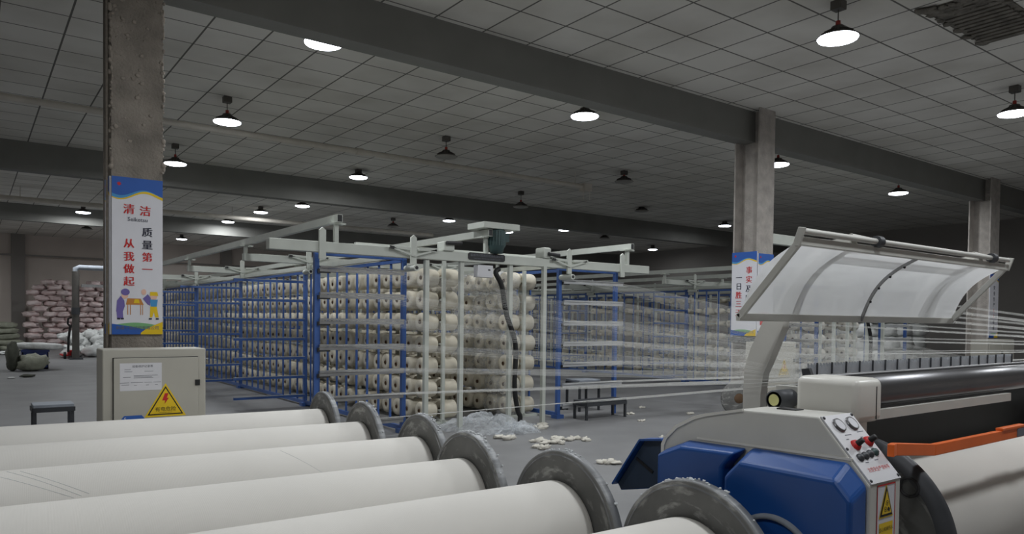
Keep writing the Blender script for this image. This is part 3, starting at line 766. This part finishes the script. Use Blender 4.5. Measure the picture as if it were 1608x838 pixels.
# ------------------------------------------------------------------ creel
TIER = [.16+.275*k for k in range(7)]
GY = [7.4, 10.42, 13.6, 16.9, 20.05]
BEAM_Y = 7.15
def make_creel():
    t = thing('yarn_creel', 'blue and white yarn creel at mid photo with nameplate and motor', 'creel', (5.15, BEAM_Y, 0))
    # gates: outward racks of seven rails at each wall post
    for sgn, xw in ((-1, 3.95), (1, 6.25)):
        for gi, gy in enumerate(GY):
            xo = xw+sgn*1.03
            g = MB().box(xw-.025, xw+.025, gy-.025, gy+.025, 0, 2.0)
            if gi == 0:
                g.box(xo-.025, xo+.025, gy-.025, gy+.025, .0 if sgn < 0 else .0, 2.0)
                g.bar((xw, gy, 1.975), (xo, gy, 1.975), .03, .05)
            g.box(xw-.06, xw+.06, gy-.06, gy+.06, 0, .05)
            go_ = g.build('gate_frame', 'blue_paint', t)
            for z in TIER:
                a, b_ = min(xw+sgn*.02, xo), max(xw+sgn*.02, xo)+(.1 if gi == 0 and sgn > 0 else 0)
                r_ = MB()
                if gi == 0:
                    r_.box(a+.02, b_, gy-.055, gy-.03, z-.03, z+.004); r_.box(a+.02, b_, gy-.066, gy-.035, z+.008, z+.03)
                    r_.cur = 1; r_.box(a+.0, a+.14 if sgn < 0 else a+.12, gy-.05, gy-.03, z-.045, z-.004)
                    r_.build('gate_rail', ['grey_rail' if sgn < 0 else 'pale_rail', 'dark'], go_)
                else:
                    r_.box(a, b_, gy-.05, gy-.025, z-.02, z+.012); r_.cur = 1; r_.box(a, b_, gy-.052, gy-.023, z+.012, z+.02)
                    r_.build('gate_rail', ['blue_paint', 'rail_top'], go_)
        # long wall of thin uprights
        ends = GY+[23.2]
        for gi in range(5):
            b_ = MB(); y = ends[gi]+.31
            while y < ends[gi+1]-.1:
                b_.box(xw-.011, xw+.011, y-.011, y+.011, .05, 1.97); y += .311
            b_.box(xw-.02, xw+.02, ends[gi], ends[gi+1], .03, .08); b_.box(xw-.02, xw+.02, ends[gi], ends[gi+1], 1.93, 1.97)
            b_.build('wall_bars', 'blue_paint', t)
        MB().box(xw-.03, xw+.03, GY[0]+.1, 23.2, 1.985, 2.045).build('top_rail', 'white_paint', t)
    # white cross beams with clamps
    for bi, by in enumerate([BEAM_Y]+[y-.2 for y in GY[1:]]):
        a, b_ = (2.33, 7.64) if bi == 0 else (3.0, 7.3)
        cb_ = MB().box(a, b_, by-.05, by+.05, 1.96 if bi == 0 else 2.06, 2.066 if bi == 0 else 2.16).build('cross_beam', 'white_paint', t, .004)
        for x, outer in ((2.86, 1), (3.9, 0), (6.15, 0), (7.1, 1)):
            if outer and bi: continue
            c = MB(); z = 2.01 if bi == 0 else 2.11
            c.box(x-.035, x+.035, by-.075, by-.05, z-.12, z+.17)
            c.prism([(x-.035, z+.17), (x+.035, z+.17), (x, z+.2)], 'y', by-.075, by-.05)
            if not outer:
                c.bar((x, by-.085, z-.03), (x-.28, by-.085, z+.05), .012, .02); c.bar((x, by-.085, z-.03), (x+.28, by-.085, z+.05), .012, .02)
                c.bar((x-.3, by-.085, z+.055), (x-.05, by-.085, z+.045), .012, .03); c.bar((x+.05, by-.085, z+.045), (x+.3, by-.085, z+.055), .012, .03)
                c.tube([(x, by-.14, z-.16), (x, by+.1, z-.16)], .035, 12)
                c.cur = 1; c.tube([(x, by-.142, z-.16), (x, by-.13, z-.16)], .02, 10); c.bar((x-.3, by-.09, z+.05), (x-.25, by-.09, z+.045), .02, .03)
            c.build('clamp', ['white_paint', 'dark'], cb_)
    # white uprights under the front beam
    for x, y in ((4.1, BEAM_Y), (4.56, BEAM_Y), (5.26, BEAM_Y), (5.75, BEAM_Y-.05)):
        MB().box(x-.025, x+.025, y-.025, y+.025, 0, 1.965).build('upright', 'white_paint', t)
    # package frames
    for xc in (4.695, 5.945):
        f = MB(); y = 7.76
        while y < 23: f.box(xc-.02, xc+.02, y-.02, y+.02, 0, 1.95); y += .6
        for z in TIER: f.box(xc-.012, xc+.012, 7.76, 23, z-.012, z+.012)
        f.box(xc-.03, xc+.03, 7.74, 23, .0, .05); f.box(xc-.25, xc+.25, 7.75, 7.8, 0, .03)
        f.build('package_frame', 'white_paint', t)
    # overhead rails on T posts
    for x in (3.03, 4.9, 7.25):
        y0 = BEAM_Y-.1 if x != 4.9 else BEAM_Y-.1
        r_ = MB(); r_.box(x-.03, x+.03, y0, 22.5, 2.27, 2.35); r_.cur = 1; r_.box(x-.024, x+.024, y0-.002, y0, 2.276, 2.344)
        rl = r_.build('overhead_rail', ['white_paint', 'dark'], t)
        for py in [BEAM_Y]+[y-.2 for y in GY[1:]]:
            MB().box(x-.022, x+.022, py-.022, py+.022, 2.06, 2.255).box(x-.09, x+.09, py-.05, py+.05, 2.255, 2.27).build('post', 'white_paint', rl)
    # extra cross rails seen over the beam
    MB().bar((3.9, 8.6, 2.22), (7.0, 8.6, 2.22), .05, .06).build('cross_rail', 'white_paint', t)
    MB().box(5.72, 5.84, BEAM_Y-.08, BEAM_Y+.1, 2.066, 2.2).build('end_bearing', 'white_paint', t, .02)
    MB().tube([(5.78, BEAM_Y-.1, 2.12), (5.95, BEAM_Y-.1, 2.11)], .025, 10).build('shaft', 'dark', t)
    MB().tube([(4.3, BEAM_Y-.1, 2.15), (4.5, BEAM_Y-.1, 2.16)], .022, 10).build('shaft', 'dark', t)
    MB().box(4.28, 4.42, BEAM_Y-.08, BEAM_Y+.08, 2.066, 2.17).build('end_bearing', 'white_paint', t, .01)
    # motor under a plate
    pl = MB().box(4.77, 5.29, BEAM_Y-.15, BEAM_Y+.2, 2.36, 2.43).build('motor_plate', 'white_paint', t, .004)
    mt = MB().lathe([(0, 0), (.09, 0), (.1, .02), (.1, .2), (.085, .23), (.075, .28), (0, .29)], (5.02, BEAM_Y-.05, 2.36), (0, 0, -1), 28)
    for k in range(20):
        a = 2*math.pi*k/20; mt.bar((5.02+.1*math.cos(a), BEAM_Y-.05+.1*math.sin(a), 2.34), (5.02+.1*math.cos(a), BEAM_Y-.05+.1*math.sin(a), 2.17), .006, .02)
    mt.box(5.105, 5.17, BEAM_Y-.1, BEAM_Y, 2.22, 2.32)
    mo_ = mt.build('motor', 'motor', t)
    MB().tube([(5.02, BEAM_Y-.07, 2.08), (5.07, BEAM_Y-.09, 2.11), (5.01, BEAM_Y-.06, 2.13)], .014, 6).build('wire', 'yellow', mo_)
    np_ = MB().prism([(4.64, 1.985), (4.62, 2.0), (4.62, 2.055), (4.64, 2.07), (5.12, 2.07), (5.14, 2.055), (5.14, 2.0), (5.12, 1.985)], 'y', BEAM_Y-.06, BEAM_Y-.05).build('nameplate', 'dark', t)
    q_ = MB().text('盐城市兴旺纺织机械有限公司', .036, (4.88, BEAM_Y-.061, 2.04), d=.001)
    q_.text('YANCHENG TEXTILE MACHINERY CO LTD', .02, (4.88, BEAM_Y-.061, 2.003), d=.001); q_.build('lettering', 'inkgrey', np_)
    cbx = MB().box(4.75, 4.96, BEAM_Y-.07, BEAM_Y+.03, 1.79, 1.93).build('control_box', 'panel', t, .004)
    MB().box(4.89, 4.92, BEAM_Y-.073, BEAM_Y-.07, 1.87, 1.885).build('button', 'dark', cbx)
    MB().tube(spline([(5.08, BEAM_Y-.02, 1.9), (5.02, BEAM_Y-.04, 1.85), (5.105, BEAM_Y-.05, 1.69), (5.17, BEAM_Y-.05, 1.38), (5.315, BEAM_Y-.05, 1.0), (5.31, BEAM_Y-.05, .5), (5.36, BEAM_Y-.05, .2), (5.4, BEAM_Y-.05, .12), (5.39, BEAM_Y-.05, .0)]), .03, 10).build('hose', 'black', t)
    return t
creel = make_creel()
DX = 8.43
creel2 = dup(creel, (creel.location.x+DX, creel.location.y, 0), 'second yarn creel at right, behind the middle column and the machine hood')
creel['group'] = creel2['group'] = 'yarn creels'

# yarn packages
PY = [7.9+.3*k for k in range(50)]
def pack_mb(L, r, n, fine):
    mb = MB()
    if fine:
        mb.lathe([(.026, .0), (.03, -.004), (r*.9, -.008), (r-.004, .004), (r, .018), (r*.985, L*.5), (r*.95, L-.02), (r*.9, L-.004), (.03, L), (.026, L-.01), (.024, .02)], (0, 0, 0), (1, 0, 0), n)
    else:
        mb.lathe([(.0, .006), (.027, .006), (.027, .0), (r-.006, .0), (r, .014), (r*.95, L-.014), (r*.9, L), (0, L)], (0, 0, 0), (1, 0, 0), n)
    return mb
kinds = {}
def proto(facing, fine, mt_='yarn'):
    """a yarn package on its paper tube, axis along x, hole end at x=0 (facing -1: hole end points to -x)"""
    t = thing('yarn_package', '', 'yarn package', (0, 0, -5))
    pk = pack_mb(.205, .118, 28 if fine else 16, True); pk.build('wound_yarn', mt_, t, world=False)
    MB().lathe([(.019, -.012), (.026, -.012), (.026, .19), (.019, .19), (.019, -.012)], (0, 0, 0), (1, 0, 0), 14).build('paper_tube', 'tube', t, world=False)
    MB().lathe([(0, .012), (.0195, .012)], (0, 0, 0), (1, 0, 0), 12).build('tube_bore', 'black', t, world=False)
    return t
p_fine, p_low, p_pale = proto(1, True), proto(1, False), proto(1, False, 'yarn_white')
prototypes = [p_fine, p_low, p_pale]
rp = random.Random(11)
rest = MB()
def put(src, x, y, z, label, group, scale=1.):
    o = dup(src, (x, y, z), label, group)
    o.rotation_euler = (rp.uniform(0, 6.28), rp.uniform(-.05, .05), rp.uniform(-.06, .06))
    s = scale*rp.uniform(.91, .99); o.scale = (rp.uniform(.95, 1.05), s, s)
    return o
def put_rest(x, y, z, r, L):
    rest.lathe([(.0, .004), (.02, .004), (.02, 0), (r, .004), (r*.93, L), (0, L)], (x, y, z), (1, 0, 0), 9)
ROWS = [('left row', 4.45, 'L'), ('left row', 4.735, 'l'), ('right row', 5.715, 'R'), ('right row', 5.965, 'r')]
for creel_i, dx in ((0, 0.), (1, DX)):
    cname = 'left creel' if creel_i == 0 else 'right creel'
    for rname, x, code in ROWS:
        near = {(0, 'L'): 28, (0, 'l'): 1, (0, 'R'): 7, (0, 'r'): 1, (1, 'L'): 2, (1, 'l'): 1, (1, 'R'): 2, (1, 'r'): 1}[(creel_i, code)]
        side = 'near side' if code in 'LR' else 'far side'
        for ci, y in enumerate(PY):
            if code in 'lr' and ci >= 6: break
            if code == 'R' and ci > 24: break
            for k, z in enumerate(TIER):
                if ci < near:
                    src = p_fine if (creel_i == 0 and ci < 10) else (p_pale if creel_i else p_low)
                    face = 'left' if code in 'LR' else 'right'
                    lab = 'cream package, %s, %s, %s face, %s tier up, %s from front' % (cname, rname, face, ORD[k+1], ORD[ci+1])
                    put(src, x+dx+rp.uniform(-.012, .012), y+rp.uniform(-.01, .01), z+rp.uniform(-.006, .004), lab, 'yarn packages on the creels')
                elif creel_i == 0 or rp.random() < .6:
                    r = rp.uniform(.1, .118) if creel_i == 0 else rp.choice((.035, .05, .06, .075))
                    put_rest(x+dx, y, z, r, .2)
for p in prototypes:
    for c in list(p.children): bpy.data.objects.remove(c)
    bpy.data.objects.remove(p)
o = rest.build('yarn_packages', 'yarn'); tag(o, 'hundreds of far cream yarn packages deep in both creels', 'yarn packages', kind='stuff')
recentre(o, (9, 15, 0))

# plastic wrapped round packages of the right row, plastic heap
b = MB(); q = random.Random(4)
for k, z in enumerate(TIER):
    for ci in range(5):
        if q.random() < .75:
            b.blob((5.79+q.uniform(-.02, .02), PY[ci]-.02, z+q.uniform(-.03, .0)), .135, .148, .15, e=.8, amp=.14, fr=4, seed=k*7+ci, n=14, mrows=9, flat=False)
o = b.build('plastic_wrap', 'wrap'); tag(o, 'clear crumpled plastic film wrapped round packages in the left creel right row', 'plastic film', kind='stuff'); recentre(o, (5.79, 8.5, 0))
def crumple(x0, x1, y0, y1, h, seed, n=34):
    mb = MB(); vs = []
    for i in range(n+1):
        for j in range(n+1):
            u, v = i/n, j/n; p = V3((u*4.+seed, v*4.+seed*.3, seed*1.7))
            k = (math.sin(math.pi*u)*math.sin(math.pi*v))**.6
            z = .004+h*k*(.35+.9*abs(noise.noise(p))+.5*abs(noise.noise(p*2.7))+.2*noise.noise(p*6))
            d = V3((noise.noise(p*1.5+V3((9, 0, 0))), noise.noise(p*1.5+V3((0, 9, 0))), 0))*.12
            vs.append((x0+(x1-x0)*u+d.x, y0+(y1-y0)*v+d.y, max(.003, z)))
    m_ = n+1; mb.add(vs, [(i*m_+j, (i+1)*m_+j, (i+1)*m_+j+1, i*m_+j+1) for i in range(n) for j in range(n)], False)
    return mb
o = crumple(4.45, 5.5, 6.75, 7.65, .2, 1.3).build('plastic_heap', 'film'); tag(o, 'crumpled clear plastic heap on the floor below the creel hose', 'plastic film'); recentre(o, (5, 7.1, 0))
o = crumple(4.75, 5.3, 6.55, 6.95, .13, 4.1, 24).build('plastic_heap', 'film'); tag(o, 'smaller bluish plastic clump in front of the plastic heap', 'plastic film'); recentre(o, (5, 6.75, 0))

# running yarn: threads from the gate rails of a creel to the reed of a machine
def yarn_sheet(dx, label, n=28, rad=.0003):
    mb = MB(); q = random.Random(2)
    def strand(pts):
        for a, b_ in zip(pts, pts[1:]):
            a, b_ = V3(a), V3(b_); d = (b_-a).normalized(); s1 = d.cross(V3((0, 0, 1))).normalized()*rad; s2 = V3((0, 0, rad))
            mb.add([a+s1, a-s1*.5+s2, a-s1*.5-s2, b_+s1, b_-s1*.5+s2, b_-s1*.5-s2], [(0, 1, 4, 3), (1, 2, 5, 4), (2, 0, 3, 5)], False)
    for k, z in enumerate(TIER):
        for xa, xb, e0, e1 in ((2.98, 3.9, 2.98, 4.05), (6.3, 7.22, 4.05, 5.15)):
            for i in range(n):
                u = (i+q.random()*.6)/n
                x = xa+(xb-xa)*u; e = e0+(e1-e0)*((u*7+k) % 7+u*7//1*0)/7 if False else e0+(e1-e0)*((i*7+k+.5)/(n*7))
                strand([(x+dx, 7.34, z+.03+q.uniform(-.004, .004)), (e+dx, 1.805, 1.045+.002*(k-3)), (e+dx, 1.6, 1.03)])
    o = mb.build('yarn_sheet', 'thread'); tag(o, label, 'yarn threads', 'running yarn sheets', kind='stuff'); recentre(o, (5+dx, 4.5, 0)); return o
yarn_sheet(0, 'fine white yarn threads running from the left creel into the warping machine reed')
yarn_sheet(DX, 'fine white yarn threads crossing the right edge, running from the right creel')

# ------------------------------------------------------------------ floor things near the creel
q = random.Random(21)
for i, (x, y, s) in enumerate(((4.71, 6.43, .12), (5.51, 6.81, .1), (4.87, 6.08, .09), (5.15, 6.05, .12), (4.9, 5.87, .1), (5.27, 5.97, .1), (5.33, 5.83, .08), (4.68, 5.74, .1), (4.69, 4.8, .1), (8.1, 7.6, .05), (7.39, 7.18, .06), (8.13, 6.72, .06), (5.62, 6.98, .1), (7.0, 6.6, .05), (6.2, 5.5, .05))):
    b = MB()
    for k in range(5): b.blob((x+q.uniform(-s, s), y+q.uniform(-s, s)*.7, s*.16), s*q.uniform(.3, .6), s*q.uniform(.2, .45), s*.14+.003*k, e=1, amp=.5, fr=3.5, seed=i*5+k, n=10, mrows=6)
    o = b.build('yarn_scrap', 'yarn_white'); recentre(o, (x, y, 0))
    tag(o, 'cream yarn scrap on the floor, %s in the scatter in front of the left creel' % ORD[i+1], 'yarn scrap', 'yarn scraps on the floor')
SCL = ['yarn scrap at the foot of the plastic heap, cream and brownish', 'yarn scrap beside the rightmost white creel upright', 'pale scrap, leftmost of the scatter right of the plastic heap', 'largest pale scrap in the scatter right of the plastic heap', 'flat scrap at the front of the scatter by the warp beam flange', 'pale scrap right of the largest one on the floor', 'small scrap at the right end of the scatter', 'scrap just behind the second nearest warp beam flange', 'flat white scrap on the floor left of the blue side flap', 'tiny scrap on floor far right under the yarn threads', 'tiny scrap on floor below the low dark bench', 'tiny scrap on floor behind the beige headstock', 'crumpled cream scrap at the foot of the right upright', 'tiny scrap on floor right of the bench legs', 'tiny scrap on bare floor before the benches']
k = 0
for o in COL.objects:
    if o.name.startswith('yarn_scrap'): o['label'] = SCL[k]; k += 1

def stool(label, x0, x1, y0, y1, h, top, name='metal_stool', r=.014, group=None):
    t = thing(name, label, 'stool', ((x0+x1)/2, (y0+y1)/2, 0), group)
    MB().box(x0, x1, y0, y1, h-.03, h).build('seat', top, t, .004)
    ap = MB()
    for a, b_ in (((x0, y0), (x1, y0)), ((x1, y0), (x1, y1)), ((x1, y1), (x0, y1)), ((x0, y1), (x0, y0))):
        ap.bar((a[0], a[1], h-.05), (b_[0], b_[1], h-.05), .02, .04)
    ap.build('apron', 'darkgrey', t)
    for x in (x0+r, x1-r):
        for y in (y0+r, y1-r): MB().box(x-r, x+r, y-r, y+r, 0, h-.03).build('leg', 'darkgrey', t)
    return t
stool('grey metal stool with pale top on the bare floor left of the cabinet', .47, .80, 8.1, 8.4, .45, 'rail_top')
stool('low dark metal bench on the floor under the right gate rails', 6.42, 7.15, 7.02, 7.28, .25, 'darkgrey', 'metal_bench')
stool('taller grey metal stool behind the low bench under the right gate', 6.95, 7.35, 7.75, 8.05, .45, 'rail_top')
t = thing('cable_reel', 'small grey reel with dark hub standing behind the machine headstock', 'reel', (8.56, 6.3, 0))
MB().lathe([(.07, 0), (.24, 0), (.25, .01), (.25, .03), (.07, .03)], (8.5, 6.2, .25), (.6, .8, 0), 40).build('flange', 'flange', t)
MB().lathe([(0, .004), (.11, .004), (.11, .2), (0, .2)], (8.5, 6.2, .25), (.6, .8, 0), 28).build('hub', 'tube', t)

# white packs stacked beyond the right creel
q = random.Random(31)
for k in range(5):
    for i in range(5):
        b = MB().blob((0, 0, .16), .3, .4, .17, e=.45, amp=.1, fr=2.4, seed=k*5+i+70, n=16, mrows=9, rot=q.uniform(-.1, .1))
        o = b.build('white_pack', 'wsack'); o.location = (17.0+i*.68+q.uniform(-.04, .04)+.1*(k % 2), 9.3+q.uniform(-.1, .1), k*.33)
        tag(o, 'white pack in the stack right of the right creel, %s layer up, %s from left' % (ORD[k+1], ORD[i+1]), 'pack', 'white packs stacked under the hood edge')

# ------------------------------------------------------------------ far left: sacks, truck, pipe
def sack(name, label, group, c, hx, hy, hz, m_, seed, rot=0., tilt=0., e=.55, amp=.12, cat='sack', fr=2.4):
    o = MB().blob((0, 0, hz), hx, hy, hz, e=e, amp=amp, fr=fr, seed=seed, n=18, mrows=11, rot=rot, tilt=tilt).build(name, m_)
    o.location = c
    return tag(o, label, cat, group)
q = random.Random(9)
for k in range(13):
    n = 7; off = .24*(k % 2); z0 = k*.2
    for i in range(n):
        x = 1.9+i*.49+off+q.uniform(-.07, .07)-(.1 if k < 6 and i == 0 else 0)
        if k == 12 and i in (0, 3): continue
        sack('pink_sack', 'pink plastic sack in the far pile, %s layer from the floor, %s from left' % (ORD[k+1], ORD[i+1]), 'pink sacks piled by the far wall',
             (x, 32.5+q.uniform(-.14, .14), z0), .232+q.uniform(-.02, .03), .4, .1, 'pink', k*11+i, q.uniform(-.15, .15), q.uniform(-.08, .08), .6, .2, fr=3)
for i, (x, y, z, s) in enumerate(((2.55, 26.0, 0, .3), (3.05, 25.8, 0, .34), (3.6, 25.9, 0, .32), (4.1, 26.1, 0, .3), (2.8, 26.5, .22, .3), (3.3, 26.4, .3, .34), (3.8, 26.4, .28, .32), (2.6, 26.4, .42, .3), (3.1, 26.5, .52, .28), (3.55, 26.5, .55, .3), (4.0, 26.5, .5, .3), (2.35, 26.5, .5, .2))):
    sack('white_sack', 'crumpled white sack in the heap behind the pipe post, %s counted from low left' % ORD[i+1], 'white sacks heaped on the floor', (x, y, z), s, s*.8, s*.55, 'wsack', i*3.1, q.uniform(0, 3), q.uniform(-.3, .3), .8, .3, fr=3)
for k in range(6):
    for i in range(2):
        if k == 5 and i: continue
        sack('olive_sack', 'olive grey sack in the left edge pile, %s layer up, %s side' % (ORD[k+1], ('left', 'right')[i]), 'olive sacks piled at the left edge', (.3+i*.85-.06*k*i+q.uniform(-.04, .04), 31, k*.2), .42, .4, .11, 'gsack', k*5+i, 0, q.uniform(-.05, .05), .6, .12)
t = thing('plastic_crate', 'dark blue crate on the floor with a pale sack on top', 'crate', (1.25, 20.8, 0))
cr = MB().box(.98, 1.5, 20.5, 21.1, 0, .04); 
for a in ((.98, 1.0, 20.5, 21.1), (1.48, 1.5, 20.5, 21.1), (.98, 1.5, 20.5, 20.52), (.98, 1.5, 21.08, 21.1)): cr.box(*a, 0, .45)
cr.build('shell', 'crate', t); MB().box(.96, 1.52, 20.48, 20.5, .41, .46).build('rim', 'crate', t)
sack('pale_sack', 'pale grey sack slumped over the dark blue crate', None, (1.3, 20.7, .45), .5, .3, .09, 'wsack', 2, 0, -.05, .8, .2)
sack('green_sack', 'slumped green grey sack on floor in front of the blue crate', None, (1.15, 20.0, 0), .3, .28, .19, 'gsack', 5, .2, .1, .8, .2)
sack('dark_sack', 'dark mottled sack standing upright left of the green sack', None, (.78, 20.1, 0), .12, .2, .32, 'dsack', 8, 0, 0, .8, .2)
o = MB().blob((0, 0, .03), .14, .06, .03, e=.9, amp=.25, seed=3).build('floor_rag', 'dsack'); o.location = (.95, 18.0, 0); tag(o, 'small dark rag lying alone on the bare floor at left', 'rag')
o = MB().blob((0, 0, .015), .07, .05, .015, e=.9, amp=.3, seed=6).build('paper_scrap', 'wsack'); o.location = (.66, 17.8, 0); tag(o, 'small pale paper scrap left of the dark rag', 'scrap')
sack('white_rag', 'flat white plastic bag on floor at the left edge below olive sacks', None, (.9, 28.2, 0), .3, .2, .06, 'wsack', 12, 0, 0, .9, .3)
t = thing('pallet_truck', 'hand pallet truck with black handle and red body by pink sacks', 'pallet truck', (2.35, 25.2, 0))
MB().tube([(2.33, 25.1, .2), (2.34, 25.1, .6), (2.38, 25.1, .95)], .035, 10).build('handle', 'black', t)
MB().tube([(2.38, 25.1, .95), (2.32, 25.1, 1.03), (2.33, 25.1, 1.18), (2.42, 25.1, 1.21), (2.5, 25.1, 1.15), (2.47, 25.1, 1.02), (2.38, 25.1, .95)], .028, 8).build('grip', 'black', t)
MB().box(2.32, 2.52, 25.1, 25.3, .08, .25).build('body', 'red', t, .02)
for x in (2.24, 2.44): MB().lathe([(0, -.03), (.1, -.03), (.1, .03), (0, .03)], (x, 25.05, .1), (1, 0, 0), 20).build('wheel', 'black', t)
for x in (2.28, 2.52): MB().box(x-.07, x+.07, 25.3, 26.3, .06, .1).build('fork', 'red', t)
t = thing('pipe_post', 'grey vertical duct post with white pipe on top, left of the left column', 'pipe', (2.48, 24.6, 0))
MB().tube([(2.47, 24.6, 0), (2.47, 24.6, 2.55)], .095, 14).build('post', 'lamp_metal', t); MB().tube([(2.47, 24.6, 1.3), (2.47, 24.6, 1.5)], .11, 14).build('sleeve', 'darkgrey', t)
MB().tube([(2.47, 24.6, 2.5), (2.47, 24.6, 2.62), (2.56, 24.6, 2.67), (4.4, 24.6, 2.67)], .075, 12).build('top_pipe', 'rail_top', t)
MB().box(2.6, 4.4, 24.45, 24.55, 2.1, 2.18).build('side_rail', 'grey_rail', t)
MB().box(2.3, 2.64, 24.43, 24.77, 0, .04).build('foot_plate', 'darkgrey', t)
